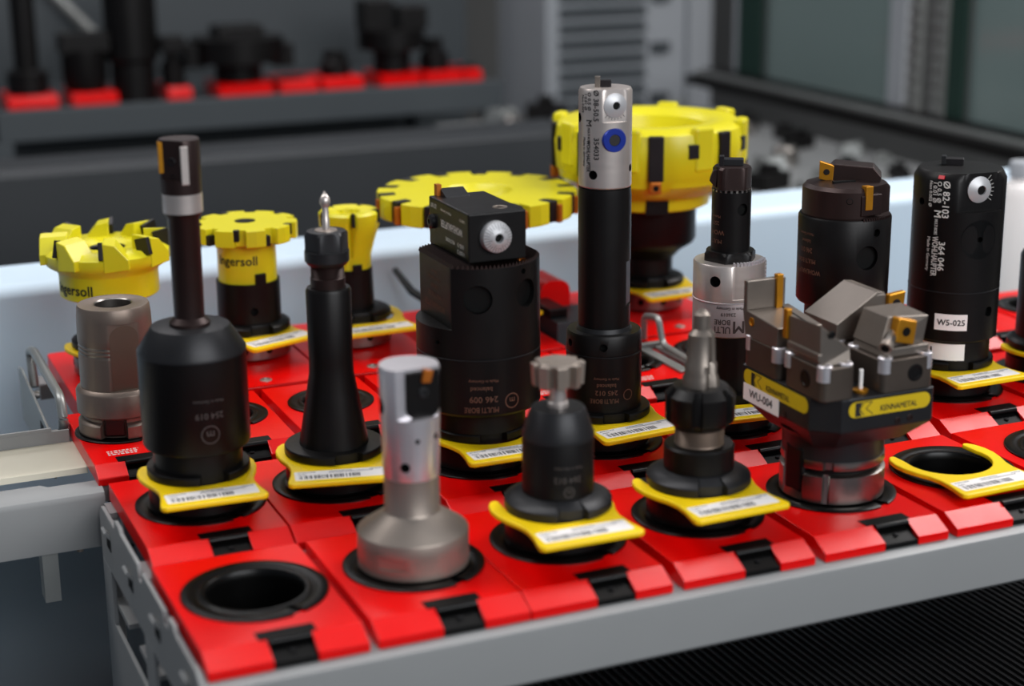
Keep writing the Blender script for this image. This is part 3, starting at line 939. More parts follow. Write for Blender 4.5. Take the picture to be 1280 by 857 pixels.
cyl_text(g, 'Made in Germany', .42, 2.775, -50, 31.8, -90)
part('engraving', g, INK, h, 0)
holes(h, [(-26, 2.76, 29.5, .48), (72, 2.76, 30.0, .4), (-72, 2.76, 35.2, .5)])
c = part('insert_cartridge', G().box(-.9, .6, -.3, .8, 38.1, 38.9), CARB, h, 0, .06)
part('insert', G().box(-1.1, -.55, -.55, .25, 38.15, 39.3), CARBG, c, 0, .04)
drill(b, [(0, 4.02, 11.5, .42), (-62, 4.02, 11.5, .42)])
g = G()
cyl_text(g, 'Made in Germany', .38, 4.05, 5, 8.1, 180)
cyl_text(g, 'balanced', .6, 4.05, 5, 7.4, 180)
cyl_text(g, '245 012', .75, 4.05, 5, 6.6, 180)
cyl_text(g, 'MULTI BORE', .7, 4.05, 2, 5.7, 180, .8)
cyl_ring(g, 4.05, 40, 6.2, .5, .6)
part('engraving', g, INKB, b, 0)
# ---- B4: bar with engraved silver ring
t = tool('boring_bar', 'black boring bar on silver collar with large engraved ring', 'cutting tool', (bx[4], BY, 0), -121)
base(t, BOX, BOX, 3.9, 4.35)
part('chuck_body', G().lathe([(0, 4.3), (3.45, 4.3), (3.45, 10.5), (3.6, 10.7), (0, 10.7)], 80), BOX, t)
b = part('engraved_ring', G().lathe([(0, 10.65), (3.8, 10.65), (3.95, 10.8), (3.95, 14.35), (3.9, 14.5), (0, 14.5)], 80), RINGM, t)
part('ring_edge', G().lathe([(3.9, 14.4), (4.02, 14.46), (4.02, 14.56), (3.9, 14.62)], 80), CHROME, t)
sco = part('silver_collar', G().lathe(cutz([(0, 14.6), (3.97, 14.6), (3.98, 18.4), (3.85, 18.6), (0, 18.6)], 14.95), 144, notch(6, 90, 3.86, 14.95, 19)), SILV, t)
g = G()
for i in range(13):
    g.pbox(8+i*6.2, 3.35, 3.84, -.1, .1, 18.55, 18.95)
part('serration', g, CHROME, t, 0)
g = G()
for i in range(8):
    g.pbox(85, 3.6, 3.95, -.2, .2, 15.3+i*.42, 15.5+i*.42)
part('side_serration', g, CHROME, t, 0)
drill(sco, [(-22, 3.98, 16.9, .6), (52, 3.86, 15.9, .6)])
part('hexagon_collar', G().lathe([(0, 18.6), (2.9, 18.6), (2.9, 19.4), (2.6, 19.7), (0, 19.7)], 96, hexmod(2.55, 18, 20, 6, 10)), BOX, t)
b4 = part('bar', G().lathe([(0, 19.6), (2.12, 19.6), (2.12, 26.3), (0, 26.3)], 60), BOX, t)
g = G()
for i in range(22):
    g.pbox(i*360/22, 1.8, 2.13, -.12, .12, 26.2, 26.45)
part('bar_serration', g, STEEL, t, 0)
h = part('bar_head', G().lathe([(0, 26.4), (2.1, 26.4), (2.1, 28.6), (1.9, 28.85), (0, 28.85)], 72, multi(flat(10, 1.75, 26, 29), flat(70, 1.85, 26, 29), flat(-70, 1.9, 26, 29))), BROWN, t)
part('head_tooth', G().prism_y([(-2.4, 27.4), (-1.7, 26.6), (-1.5, 28.6), (-2.0, 28.5)], -1.2, .6), BROWN, h, 0, .06)
c = part('insert_holder', G().box(-1.0, 1.2, -.2, 1.0, 28.8, 29.6), BOXG, h, 0, .12)
part('insert', G().box(-1.4, -.9, -.4, .7, 28.7, 29.9), CARB, c, 0, .05)
drill(b4, [(36, 2.12, 24.4, .66)], .5)
g = G()
cyl_text(g, 'ULTI', 1.05, 3.965, -9, 11.65, 180, .85)
cyl_text(g, 'BORE', .8, 3.965, -9, 12.5, 180, .9)
cyl_text(g, 'M', 1.9, 3.965, 17, 12.0, 180, 1)
cyl_text(g, '236019', .55, 3.965, 0, 13.35, 180)
cyl_text(g, 'Made in Germany', .42, 3.965, 3, 14.0, 180)
cyl_ring(g, 3.965, 45, 12.6, .78, .95)
cyl_text(g, 'm', 1.15, 3.965, 45, 12.65, 180, 1)
part('engraving', g, INKD, b, 0)
g = G()
for s, z, sz in (('Made in', 23.6, .4), ('257', 22.9, .6), ('WOHL', 21.9, .7), ('MULTI', 20.9, .6)):
    cyl_text(g, s, sz, 2.13, -48, z, 180)
part('bar_engraving', g, INKB, t, 0)
# ---- B5: twin cutter with gold inserts
t = tool('twin_cutter', 'wide black twin cutter body with two gold inserts on top', 'cutting tool', (bx[5], BY, 0), -125)
base(t, BOX, BOX, 4.2, 4.35, cone=False)
b = part('cutter_body', G().lathe([(0, 4.3), (4.1, 4.3), (4.1, 12.3), (4.9, 12.5), (5.1, 12.8), (5.14, 22.2), (5.0, 22.45), (0, 22.45)], 96), BOX, t)
hd = part('cutter_head', G().lathe(cutz([(0, 22.4), (4.75, 22.4), (4.8, 22.6), (4.8, 25.5), (4.4, 25.9), (0, 26.3)], 22.7), 120, multi(flat(58, 4.0, 22.7, 27), flat(238, 4.0, 22.7, 27))), BROWN, t)
c1 = part('left_cartridge', G().prism_y([(-1.9, 25.8), (3.6, 25.6), (3.8, 26.6), (2.9, 27.6), (-1.4, 27.9), (-1.9, 27.4)], -.4, 3.0), BROWN, t, 0, .12)
i1 = part('insert', G().prism_y([(-3.0, 26.2), (-1.5, 25.9), (-1.4, 27.7), (-3.0, 28.2)], -.5, .2), GOLD, c1, 0, .06)
part('insert_screw', radial(G().lathe([(.35, 0), (.3, .1), (0, .1)], 18), (-2.2, -.5, 27.0), (0, -1, 0)), CARB, i1)
c2 = part('right_cartridge', G().pbox(40, 3.3, 4.75, -1.6, 1.2, 22.9, 25.2), BROWN, t, 0, .1)
part('insert', G().pbox(34, 4.0, 4.95, -.65, .25, 23.6, 26.2), GOLD, c2, 0, .04)
part('slot', G().box(-2.2, .4, -1.6, -1.1, 26.05, 26.3).rot(25), HOLE, hd, 0)
part('coolant_hole', G().disc(6, 4.78, 24.6, .38, .04, 20, rin=.3), HOLE, hd)
g = G()
for i in range(16):
    g.pbox(25+i*3.6, 4.6, 5.1, -.1, .1, 22.35, 22.65)
part('serration', g, BROWN, t, 0)
drill(b, [(32, 5.12, 18.3, 1.35), (44, 5.12, 21.0, .45)])
g = G()
for s, z, sz in (('Made in Germany', 20.6, .42), ('balanced', 19.8, .55), ('246 011', 18.8, .8), ('MULTI BORE', 17.6, .7), ('WOHLHAUPTER', 16.4, .75)):
    cyl_text(g, s, sz, 5.15, -52, z, 180, .8)
part('engraving', g, INKB, b, 0)
# ---- B6: head with stickers
t = tool('boring_tool', 'black cylindrical boring head with white sticker W5-025 and grey dial', 'cutting tool', (bx[6], BY, 0), -128)
base(t, BOX, BOX, 4.6, 4.35, cone=False)
lo = part('lower_body', G().lathe([(0, 4.3), (4.5, 4.3), (4.5, 6.75), (5.0, 6.8), (5.18, 7.0), (5.18, 12.6), (0, 12.6)], 96), BOX, t)
part('groove_ring', G().lathe([(5.1, 12.58), (5.21, 12.63), (5.21, 12.72), (5.1, 12.78)], 96), BOXG, t)
h = part('head_body', G().lathe(cutz([(0, 12.7), (5.18, 12.7), (5.18, 25.4), (4.75, 26.2), (4.6, 26.35), (0, 26.35)], 22.0), 120, flat(33, 4.3, 22.0, 27)), BOX, t)
part('red_mark', G().pbox(-24, 4.72, 5.15, -.35, .35, 25.7, 25.95, tilt=-1.0), PINKR, h, 0)
n33, o33 = (sin(R(33)), -cos(R(33)), 0), (sin(R(33))*4.3-cos(R(33))*.3, -cos(R(33))*4.3-sin(R(33))*.3, 24.5)
dl = part('dial', radial(G().lathe([(1.5, -.2), (1.5, .15), (.65, .6), (.55, .62), (.5, .3), (0, .3)], 44), o33, n33), DIAL, h)
part('dial_hole', radial(G().lathe([(.52, .45), (0, .45)], 24), o33, n33), HOLE, dl)
dd = part('cover_disc', cyl_ring(G(), 5.195, 30, 18.9, .32, 2.25, 44), BLKP, h)
drill(h, [(30, 5.18, 18.9, .32)])
g = G()
tx, ty = Vector((cos(R(33)), sin(R(33)), 0)), Vector((0, 0, 1))
oo = Vector((sin(R(33))*4.315, -cos(R(33))*4.315, 24.5))+tx*(-.3)
for i in range(7):
    a = R(-38+i*14)
    d1, d2 = tx*cos(a)+ty*sin(a), tx*-sin(a)+ty*cos(a)
    L = 2.15 if i in (0, 6) else 1.95
    g.add([tuple(oo+d1*1.62-d2*.03), tuple(oo+d1*L-d2*.03), tuple(oo+d1*L+d2*.03), tuple(oo+d1*1.62+d2*.03)], [(0, 1, 2, 3)])
part('scale_marks', g, INKL, h, 0)
g = G()
cyl_text(g, 'Ø 82-103', 1.1, 5.2, -16, 23.4, -90)
cyl_text(g, '364 046', 1.05, 5.2, -18, 16.9, -90)
cyl_text(g, 'O 0.5 Ø', .72, 5.2, -25, 24.2, -90)
cyl_text(g, 'I 0.01 Ø', .7, 5.2, -31, 24.1, -90)
cyl_text(g, 'Non 0.002 Ø', .55, 5.2, -37, 23.9, -90)
cyl_text(g, 'M', 1.2, 5.2, -26, 21.7, -90, 1)
cyl_text(g, 'MULTI BORE', .52, 5.2, -27, 20.2, -90, .62)
cyl_text(g, 'WOHLHAUPTER', 1.0, 5.2, -27, 16.8, -90, .62)
cyl_text(g, 'Made in Germany', .55, 5.2, -36, 17.0, -90)
part('engraving', g, INKL, h, 0)
holes(h, [(-52, 5.18, 22.8, .45)])
c = part('insert_cartridge', G().box(-1.9, .3, .8, 2.2, 26.3, 27.1), CARB, h, 0, .08)
part('insert', G().box(-2.2, -1.7, .6, 1.6, 26.4, 27.4), BOXG, c, 0, .04)
st = part('sticker', cyl_patch(G(), 5.2, -21, 20, 8.3, 10.2), WHT, lo, 35, label='white sticker reading W5-025')
part('print', cyl_text(G(), 'W5-025', .95, 5.215, 0, 9.2, 0, 1.0), INK, st, 0)
st = part('sticker', cyl_patch(G(), 4.52, -62, 22, 4.55, 6.5), WHT, lo, 35, label='white sticker reading 11')
part('print', cyl_text(G(), '11', 1.3, 4.535, -32, 5.5, 0, 1.2), INK, st, 0)
drill(lo, [(52, 5.18, 10.3, .6)])
# ---- B7: tool at the edge of the rack
t = tool('boring_bar', 'plain black bar tool standing next to the W5-025 head', 'cutting tool', (bx[7], BY, 0), -131)
base(t, BOX, BOX, 4.3, 4.7)
part('bar', G().lathe([(0, 4.5), (4.05, 4.5), (4.05, 14.5), (3.8, 15), (3.0, 15.2), (3.0, 22), (2.8, 22.3), (0, 22.3)], 72), BOX, t)
part('nut', G().lathe([(0, 22.2), (2.4, 22.2), (2.4, 24.6), (2.0, 25), (0, 25)], 72, hexmod(2.1, 20, 26)), BOXG, t)
# ---- C0: collet sleeve
t = tool('collet_sleeve', 'brown steel collet sleeve with grooved rings and open bore', 'cutting tool', (cx[0]+.1, CY, CZ), -100)
zc = 0
part('lower_flange', G().lathe(cutz([(0, .3), (4.5, .3), (4.55, .5), (4.55, 1.6), (4.4, 1.8), (4.0, 2.0), (4.0, 2.5), (0, 2.5)], .55), 180, multi(notch(-28, 6, 3.7, 0, 3), notch(152, 186, 3.7, 0, 3))), BRONZ3, t)
part('flange', G().lathe([(0, 2.4), (4.2, 2.4), (4.6, 2.7), (4.6, 5.0), (4.5, 5.2), (4.15, 5.5), (0, 5.6)], 120), BRONZ3, t)
part('drive_slot', G().pbox(-11, 3.6, 4.1, -1.1, 1.1, .5, 2.6), BROWN, t, 0, .3)
b = part('sleeve_body', G().lathe(cutz([(0, 5.5), (4.05, 5.5), (4.02, 9.0)]+[(4.0-.12*(i % 2), 9.1+.22*(i//1)) for i in range(7)]+[(4.0, 11.2), (3.95, 13.2), (3.85, 14.2), (3.75, 14.4), (2.1, 14.4), (1.95, 14.3), (1.95, 9)], 12.9), 120,
     flat(14, 3.62, 5.5, 12.9)), BRONZ3, t)
arch = [(-1.55, 5.6), (1.55, 5.6), (1.55, 11.4)]+[(1.55*cos(R(a)), 11.4+1.3*sin(R(a))) for a in range(15, 180, 15)]+[(-1.55, 11.4)]
part('flat_face', G().prism_y(arch, -3.645, -3.5).rot(14), BRONZ2, b, 0)
part('bright_band', G().lathe([(4.0, 9.0), (4.02, 9.05), (4.02, 11.3), (3.9, 11.4)], 96, multi(flat(14, 3.5, 0, 20), lambda ph, r, z: r-(.1 if int((z-9)*4) % 3 == 0 else 0))), STEEL, b)
part('bore', G().lathe([(2.02, 14.42), (1.9, 14.3), (1.9, 9.0), (0, 9.0)], 48), STEEL, b)

# ---- D0: seven-tooth face mill
def adapter(t, prof, mt=BOX):
    base(t, BOX, STEEL, 4.2, 4.6)
    g = G()
    for i in range(10):
        g.disc(i*36-10, 4.94, 1.5, .45, .02, 14)
    part('ring_holes', g, HOLE, t)
    return part('adapter', G().lathe(prof, 72), mt, t)
t = tool('face_mill', 'yellow face mill with eight raised teeth and black square inserts', 'cutting tool', (dx_[0], DY, CZ), -100)
adapter(t, [(0, 4.5), (3.9, 4.5), (3.9, 9.8), (0, 9.8)])
b = part('cutter_body', G().lathe([(0, 9.7), (5.6, 9.7), (5.9, 9.9), (5.9, 12.6), (6.1, 13.0), (7.2, 13.7), (7.6, 14.4), (7.55, 15.2), (6.6, 15.8), (3.2, 15.7), (2.2, 15.4), (2.1, 13), (0, 13)], 84), YEL, t)
part('bore', G().lathe([(2.15, 15.35), (2.0, 15.2), (2.0, 13.2), (0, 13.2)], 36), BOXG, t)
for i in range(8):
    ph = -4+i*45
    g = G()
    q = [(0, 13.9), (3.0, 14.2), (2.9, 15.4), (1.4, 17.2), (.0, 17.5)]
    g.hull8([(4.4, a, z) for a, z in q], [(7.65, a*1.0, z-.1) for a, z in q])
    a = R(ph)
    g.v = [(x*sin(a)+y*cos(a), -x*cos(a)+y*sin(a), z) for x, y, z in g.v]
    k = part('tooth', g, YEL, b, 0, .12)
    part('insert', G().pbox(ph, 5.6, 7.75, -.5, .02, 15.2, 17.3, tilt=.25), CARB, t, 0, .06)
g = G()
cyl_text(g, 'Ingersoll', 1.75, 5.93, -48, 11.2, 0, 1)
part('lettering', g, INK, b, 0)
# ---- D1: disc cutter on black adapter
def gear(n, ro, ri, z0, z1, duty=.62, off=0.):
    pts = []
    for i in range(n):
        p0 = off+i*360/n
        st = 360/n
        for da, r in ((0, ro), (st*duty*.5, ro), (st*duty, ro*.985), (st*(duty+.03), ri), (st*.96, ri)):
            pts.append((r*sin(R(p0+da)), -r*cos(R(p0+da))))
    return pts
t = tool('disc_cutter', 'yellow ten-tooth disc cutter on black adapter with printed hub', 'cutting tool', (dx_[1], DY, CZ), -104)
ad = adapter(t, [(0, 4.5), (3.95, 4.5), (3.95, 9.7), (0, 9.7)])
drill(ad, [(8, 3.94, 6.3, .5)])
b = part('hub', G().lathe([(0, 9.6), (3.65, 9.6), (3.65, 14.8), (3.2, 15.0), (0, 15.0)], 72), YEL, t)
part('drive_key', G().pbox(24, 3.2, 3.98, -.7, .7, 9.5, 11.0), BOX, t, 0, .1)
pts = gear(10, 6.45, 5.35, 14, 16)
k = G().hull8([(x, y, 14.9) for x, y in pts], [(x, y, 17.0) for x, y in pts])
d = part('disc', k, YEL, t, 0, .12)
part('bore', G().lathe([(1.3, 16.98), (1.3, 17.03), (0, 17.03)], 32), HOLE, d)
for i in range(10):
    part('insert', G().pbox(i*36+24.5, 5.4, 6.3, -.35, .35, (14.9, 15.7)[i % 2], (16.2, 17.05)[i % 2]), CARB, d, 0, .05)
g = cyl_text(G(), 'Ingersoll', 1.6, 3.68, -22, 12.6, 0, 1)
part('lettering', g, INK, b, 0)
# ---- D2: small end mill
t = tool('end_mill', 'small yellow fluted end mill on black adapter', 'cutting tool', (dx_[2], DY, CZ), -108)
adapter(t, [(0, 4.5), (2.9, 4.5), (2.75, 9.8), (0, 9.8)])
b = part('cutter_body', G().lathe([(0, 9.5), (2.6, 9.5), (2.65, 11.5), (3.3, 13.8), (3.8, 15.2), (3.85, 16.9), (3.5, 17.2), (1.6, 17.0), (1.5, 16), (0, 16)], 120,
     lambda ph, r, z: r*(1-(.3 if z > 13 else .12 if z > 11.4 else 0)*max(0, cos(5*ph-.2*(z-13)))**8)), YEL, t)
part('drive_key', G().pbox(18, 2.3, 2.95, -.6, .6, 9.2, 10.6), BOX, t, 0, .08)
for i in range(5):
    part('insert', G().pbox(i*72+9, 3.0, 3.9, -.2, .15, 15.6, 17.3), CARB, b, 0, .05)
# ---- D3: broad flat disc
t = tool('disc_cutter', 'broad flat yellow disc cutter with orange inserts around its rim', 'cutting tool', (dx_[3], DY, CZ), -112)
adapter(t, [(0, 4.5), (3.9, 4.5), (3.9, 15), (0, 15)])
pts = gear(14, 13.1, 10.9, 0, 0, .58, 4)
def annulus(pts, ri, z0, z1):
    g = G()
    n = len(pts)
    inn = []
    for x, y in pts:
        L = math.hypot(x, y)
        inn.append((x/L*ri, y/L*ri))
    g.v = [(x, y, z0) for x, y in pts]+[(x, y, z1) for x, y in pts]+[(x, y, z0) for x, y in inn]+[(x, y, z1) for x, y in inn]
    for i in range(n):
        j = (i+1) % n
        g.f += [(i, j, n+j, n+i), (n+i, n+j, 3*n+j, 3*n+i), (2*n+j, 2*n+i, 3*n+i, 3*n+j), (j, i, 2*n+i, 2*n+j)]
    g.m = [0]*len(g.f)
    return g
d = part('disc', annulus(pts, 4.6, 15.5, 18.3), YEL, t, 0, .12)
part('dished_hub', G().lathe([(4.7, 18.2), (4.55, 18.25), (3.4, 17.0), (2.6, 16.8), (2.5, 14.8), (0, 14.8)], 60), YEL, d)
part('bore', G().lathe([(2.6, 16.86), (0, 16.86)], 40), HOLE, d)
for i in range(14):
    ph = 4+i*360/14+360/14*.8
    k = part('wedge', G().pbox(ph, 10.7, 12.9, -1.0, .35, 15.6, 18.35), CARB, d, 0, .15)
    part('insert', G().pbox(ph, 12.1, 13.4, .1, .75, 15.5, 17.8), ORNG, d, 0, .08)
# ---- D4: biggest face mill
t = tool('face_mill', 'biggest yellow face mill with deep rim and black wedge inserts', 'cutting tool', (dx_[4], DY, CZ), -118)
adapter(t, [(0, 4.3), (3.4, 4.3), (3.4, 6.9), (4.6, 8.2), (6.2, 9.2), (6.5, 9.8), (6.5, 15.2), (0, 15.2)])
b = part('cutter_body', G().lathe([(0, 14.4), (7.6, 14.4), (8.2, 14.7), (8.4, 16.2), (10.6, 17.0), (12.4, 18.6), (12.6, 19.6), (12.9, 20.0), (13.1, 23.6), (12.6, 25.4), (11.6, 26.0), (8.6, 26.0), (7.4, 25.2), (7.0, 23.0), (0, 23.0)], 96,
     lambda ph, r, z: r*(1-(.025 if 17.5 < z < 25.2 and r > 9 else 0)*(1 if sin(8*ph+.9) > .55 else 0))), YEL, t)
part('key_slot', G().pbox(8, 7.6, 8.5, -1.5, 1.5, 14.3, 16.3), BOX, t, 0, .1)
for i in range(8):
    ph = -73+i*45
    w_ = part('wedge', G().pbox(ph+77, 12.1, 13.25, -1.0, 1.0, 19.6, 25.5), CARB, b, 0, .2)
    o_ = part('insert', G().pbox(ph+77, 12.2, 13.4, -.8, .75, 18.0, 19.7), ORNG, b, 0, .3)
    part('insert_screw', G().disc(ph+77, 13.36, 18.85, .4, .06, 16), HOLE, o_)
    part('small_insert', G().pbox(ph+77+22, 12.3, 13.3, -.75, .75, 22.4, 24.3), CARB, b, 0, .15)
    part('rim_pad', G().pbox(ph+77-15, 11.6, 13.2, -1.6, 1.3, 20.6, 26.4), YEL, b, 0, .4)

# ---- A4: four-cartridge head (square to the rack)
t = thing('boring_tool', 'large grey four-cartridge boring head with yellow badges and WU-004 sticker', 'cutting tool', (ax[4], 0, 0), 0)
kc = -34.6   # direction of the keyway that faces the aisle
part('lower_flange', G().lathe([(0, .27), (5.05, .27), (5.15, .4), (5.15, 3.05), (4.7, 3.25), (0, 3.25)], 180, multi(notch(kc-64, kc-32, 4.5, 1.3, 4), notch(kc-8, kc-2, 4.6, .8, 4))), STEEL, t)
part('groove', G().lathe([(0, 3.2), (4.5, 3.2), (4.5, 3.8), (0, 3.8)], 80), BOX, t)
part('upper_flange', G().lathe([(0, 3.75), (5.0, 3.75), (5.08, 3.9), (5.08, 4.6), (0, 4.6)], 180, multi(notch(kc-64, kc-32, 4.5, 0, 6), notch(kc-8, kc+1, 4.6, 0, 6))), STEEL, t)
part('keyway', G().pbox(kc-48, 4.2, 5.0, -1.35, 1.35, .9, 5.8), BOX, t, 0, .4)
part('neck', G().lathe([(0, 4.6), (4.98, 4.6), (5.0, 6.6), (5.4, 7.2), (0, 7.2)], 80), BOXG, t)
oct_ = [(-4.1, -7.3), (6.1, -7.3), (6.4, -7.0), (6.4, 7.0), (6.1, 7.3), (-6.0, 7.3), (-6.3, 7.0), (-6.3, -5.1)]
b = G()
b.prism(oct_, 8.7, 12.0)
b.hull8([(x*.72, y*.66, 6.4) for x, y in oct_], [(x, y, 8.7) for x, y in oct_])
b = part('head_body', b, BOXG, t, 0, .1)
# badges and sticker
def badge(name, o, ux, uy, w_, h_, mt, rounded=True):
    o, ux, uy = Vector(o), Vector(ux), Vector(uy)
    n = ux.cross(uy).normalized()
    poly = round_rect(-w_/2, w_/2, -h_/2, h_/2, h_*.48 if rounded else .03)
    g = G().hull8([tuple(o+ux*x+uy*y) for x, y in poly], [tuple(o+ux*x+uy*y+n*.03) for x, y in poly])
    return part(name, g, mt, b, 0)
def kmark(o, ux, uy, parent):
    o, ux, uy = Vector(o), Vector(ux), Vector(uy)
    n = ux.cross(uy).normalized()*.035
    g = G()
    q = lambda pts: g.add([tuple(o+n+ux*x+uy*y) for x, y in pts], [tuple(range(len(pts)))])
    q([(-3.9, -.68), (-3.15, -.68), (-3.45, 0), (-3.9, 0)])
    q([(-3.9, 0), (-3.45, 0), (-3.1, .68), (-3.9, .68)])
    for a, b2 in (((-2.95, .66), (-2.0, .62)), ((-2.0, .62), (-2.7, .02)), ((-2.7, .02), (-1.9, -.62)), ((-3.4, 0), (-2.95, .66)), ((-3.4, 0), (-2.9, -.6))):
        d = Vector((b2[0]-a[0], b2[1]-a[1])).normalized()*.045
        q([(a[0]-d.y, a[1]+d.x), (a[0]+d.y, a[1]-d.x), (b2[0]+d.y, b2[1]-d.x), (b2[0]-d.y, b2[1]+d.x)])
    flat_text(g, 'KENNAMETAL', .8, o+n+ux*1.0+uy*-.2, ux, uy, 0, .82)
    part('badge_print', g, INK, parent, 0)
bd = badge('badge', (1.2, -7.32, 10.9), (1, 0, 0), (0, 0, 1), 9.2, 1.55, KYEL)
kmark((1.2, -7.32, 10.9), (1, 0, 0), (0, 0, 1), bd)
bd = badge('badge', (-6.32, .9, 10.95), (0, -1, 0), (0, 0, 1), 11.6, 1.6, KYEL)
kmark((-6.32, 1.4, 10.95), (0, -1, 0), (0, 0, 1), bd)
st = badge('sticker', (-6.33, 3.4, 9.35), (0, -1, 0), (0, 0, 1), 6.6, 1.75, WHT, False)
st['label'] = 'white sticker reading WU-004'
part('print', flat_text(G(), 'WU-004', 1.15, (-6.365, 3.4, 9.35), (0, -1, 0), (0, 0, 1), 0, 1.05), INK, st, 0)
def face_ring(parent, o, n, r, mt=HOLE, name='screw_hole', ri=.6, h=.05):
    return part(name, radial(G().lathe([(r, -.05), (r, h), (r*.85, h+.02), (r*ri, h+.02), (r*ri*.9, h-.04), (0, h-.04)], 24), o, n), mt, parent)
face_ring(b, (-6.3, -.9, 9.1), (-1, 0, 0), .35, BROWN)
face_ring(b, (2.2, -7.3, 9.2), (0, -1, 0), .35, BROWN)
face_ring(b, (3.6, -7.3, 9.3), (0, -1, 0), .35, BROWN)
# cartridge bases with corner screws
def cart_base(x0, x1, y0, y1, z1, ports, screws):
    c = part('cartridge_base', G().prism(round_rect(x0, x1, y0, y1, .7), 12.0, z1), CARBD, t, 30, .08)
    for o, n in ports:
        face_ring(c, o, n, .85, BOX, 'coolant_port', .75)
    for x, y in screws:
        s_ = part('cap_screw', G().lathe([(0, z1-1.3), (.72, z1-1.3), (.72, z1+.15), (.6, z1+.25), (.36, z1+.25), (.33, z1), (0, z1)], 24).move(x, y, 0), CHROME, c)
    return c
cart_base(-6.3, -2.7, -7.2, -.5, 15.2, [((-6.3, -4.2, 13.6), (-1, 0, 0))], [(-5.7, -6.5), (-3.4, -6.4), (-5.8, -1.1), (-3.3, -1.2)])
cart_base(.3, 6.2, -7.2, -.9, 15.2, [((4.0, -7.2, 13.7), (0, -1, 0))], [(1.0, -6.5), (5.5, -6.5), (1.0, -1.6)])
cart_base(-6.3, -1.4, .6, 7.0, 15.0, [], [(-5.8, 1.2), (-5.7, 6.2)])
cart_base(.3, 6.1, .4, 7.0, 15.0, [], [(.9, 1.2)])
# front-left cartridge: block with sloping top
def wedge(name, base_, top_, z0, parent=t, mt=CARBG, bev=.08):
    return part(name, G().hull8([(x, y, z0) for x, y in base_], top_), mt, parent, 0, bev)
c = wedge('cartridge', [(-6.1, -6.3), (-2.7, -6.3), (-2.0, -.6), (-6.1, -.6)], [(-6.1, -6.2, 19.2), (-2.4, -5.6, 16.4), (-1.6, -.4, 16.4), (-6.1, -.4, 18.9)], 15.25)
part('cartridge_lip', G().box(-6.3, -5.8, -6.3, -.8, 15.7, 16.5), CARBG, c, 0, .15)
part('insert', G().box(-6.35, -5.8, -.8, -.1, 16.6, 19.5), GOLD, c, 0, .05)
face_ring(c, (-4.9, -6.25, 18.2), (0, -1, 0), .35, HOLE, 'pin_hole')
# back-left cartridge: ledge with upright plate
c = wedge('cartridge', [(-6.3, 1.0), (-1.5, 1.0), (-1.5, 6.8), (-6.3, 6.8)], [(-6.3, .8, 17.2), (-1.2, .9, 17.0), (-1.2, 7.0, 17.7), (-6.3, 7.4, 17.7)], 15.05)
part('upright_plate', G().box(-6.3, -1.9, 6.6, 7.3, 17.6, 20.6), CARBG, c, 0, .1)
part('insert', G().box(-3.1, -2.4, 6.2, 6.9, 17.0, 21.0), GOLD, c, 0, .05)
part('saw_slit', G().hull8([(-2.5, .85, 16.6), (-2.3, .85, 16.6), (-2.3, 6.5, 17.3), (-2.5, 6.5, 17.3)], [(-2.5, .82, 17.09), (-2.3, .82, 17.09), (-2.3, 6.5, 17.72), (-2.5, 6.5, 17.72)]), HOLE, c, 0)
face_ring(c, (-6.3, 5.6, 16.7), (-1, 0, 0), .45, GOLD, 'side_port', .7)
# back-right cartridge: big chamfer towards the aisle
c = part('cartridge', G().hull8([(.4, .8, 15.05), (5.0, .8, 15.05), (5.0, 6.6, 15.05), (.4, 6.6, 15.05)],
     [(.4, .8, 16.8), (5.0, .8, 19.6), (5.0, 6.6, 19.6), (.4, 6.6, 16.8)]), CARBG, t, 0, .06)
c['label'] = 'grey cartridge with broad bright sloping face'
part('cap', G().hull8([(4.8, .8, 19.2), (6.0, .8, 19.2), (6.0, 6.6, 19.2), (4.8, 6.6, 19.2)], [(4.95, .85, 19.62), (5.8, .9, 19.5), (5.8, 6.4, 19.5), (4.95, 6.4, 19.62)]).box(4.9, 6.0, .8, 6.6, 15.1, 19.25), CARBG, c, 0, .05)
i1 = part('insert', G().prism_y([(5.9, 17.0), (7.8, 17.3), (8.0, 19.5), (6.1, 19.3)], .3, 1.0), GOLD, c, 0, .1)
part('insert_screw', radial(G().lathe([(.5, 0), (.42, .12), (.2, .12), (.18, .02), (0, .02)], 20), (6.95, .3, 18.3), (0, -1, 0)), CARB, i1)
# front-right cartridge
c = part('cartridge', G().hull8([(.9, -6.4, 15.25), (6.0, -6.4, 15.25), (6.0, -1.2, 15.25), (.9, -1.2, 15.25)], [(1.2, -6.4, 16.1), (6.0, -6.4, 16.1), (6.0, -1.2, 16.1), (1.2, -1.2, 16.1)])
     .hull8([(.9, -5.6, 16.0), (5.9, -5.6, 16.0), (5.9, -1.2, 16.0), (.9, -1.2, 16.0)], [(2.0, -5.3, 18.9), (6.3, -5.7, 18.7), (6.3, -1.2, 18.9), (2.0, -1.2, 18.9)]), CARBG, t, 0, .08)
i1 = part('insert', G().prism_y([(2.0, 16.7), (4.2, 16.2), (4.5, 18.5), (2.4, 19.0)], -6.5, -5.3), GOLD, c, 0, .14)
part('insert_hole', radial(G().lathe([(.45, 0), (.45, .04), (0, .04)], 20), (3.25, -6.5, 17.6), (0, -1, 0)), HOLE, i1)
s_ = part('adjusting_screw', G().tube([(2.6, -5.6, 17.4), (.9, -6.7, 16.5)], .5, 18), STEEL, c, 40)
part('screw_end', G().tube([(1.2, -6.5, 16.66), (.65, -6.88, 16.37)], .64, 18), BRONZE, s_, 40)
part('screw_socket', G().tube([(.65, -6.88, 16.37), (.62, -6.9, 16.355)], .4, 18), HOLE, s_, 40)
part('pin_seat', G().lathe([(0, 12.0), (.7, 12.0), (.75, 12.25), (.5, 12.35), (0, 12.3)], 24).move(-1.0, -5.6, 0), GOLD, t)
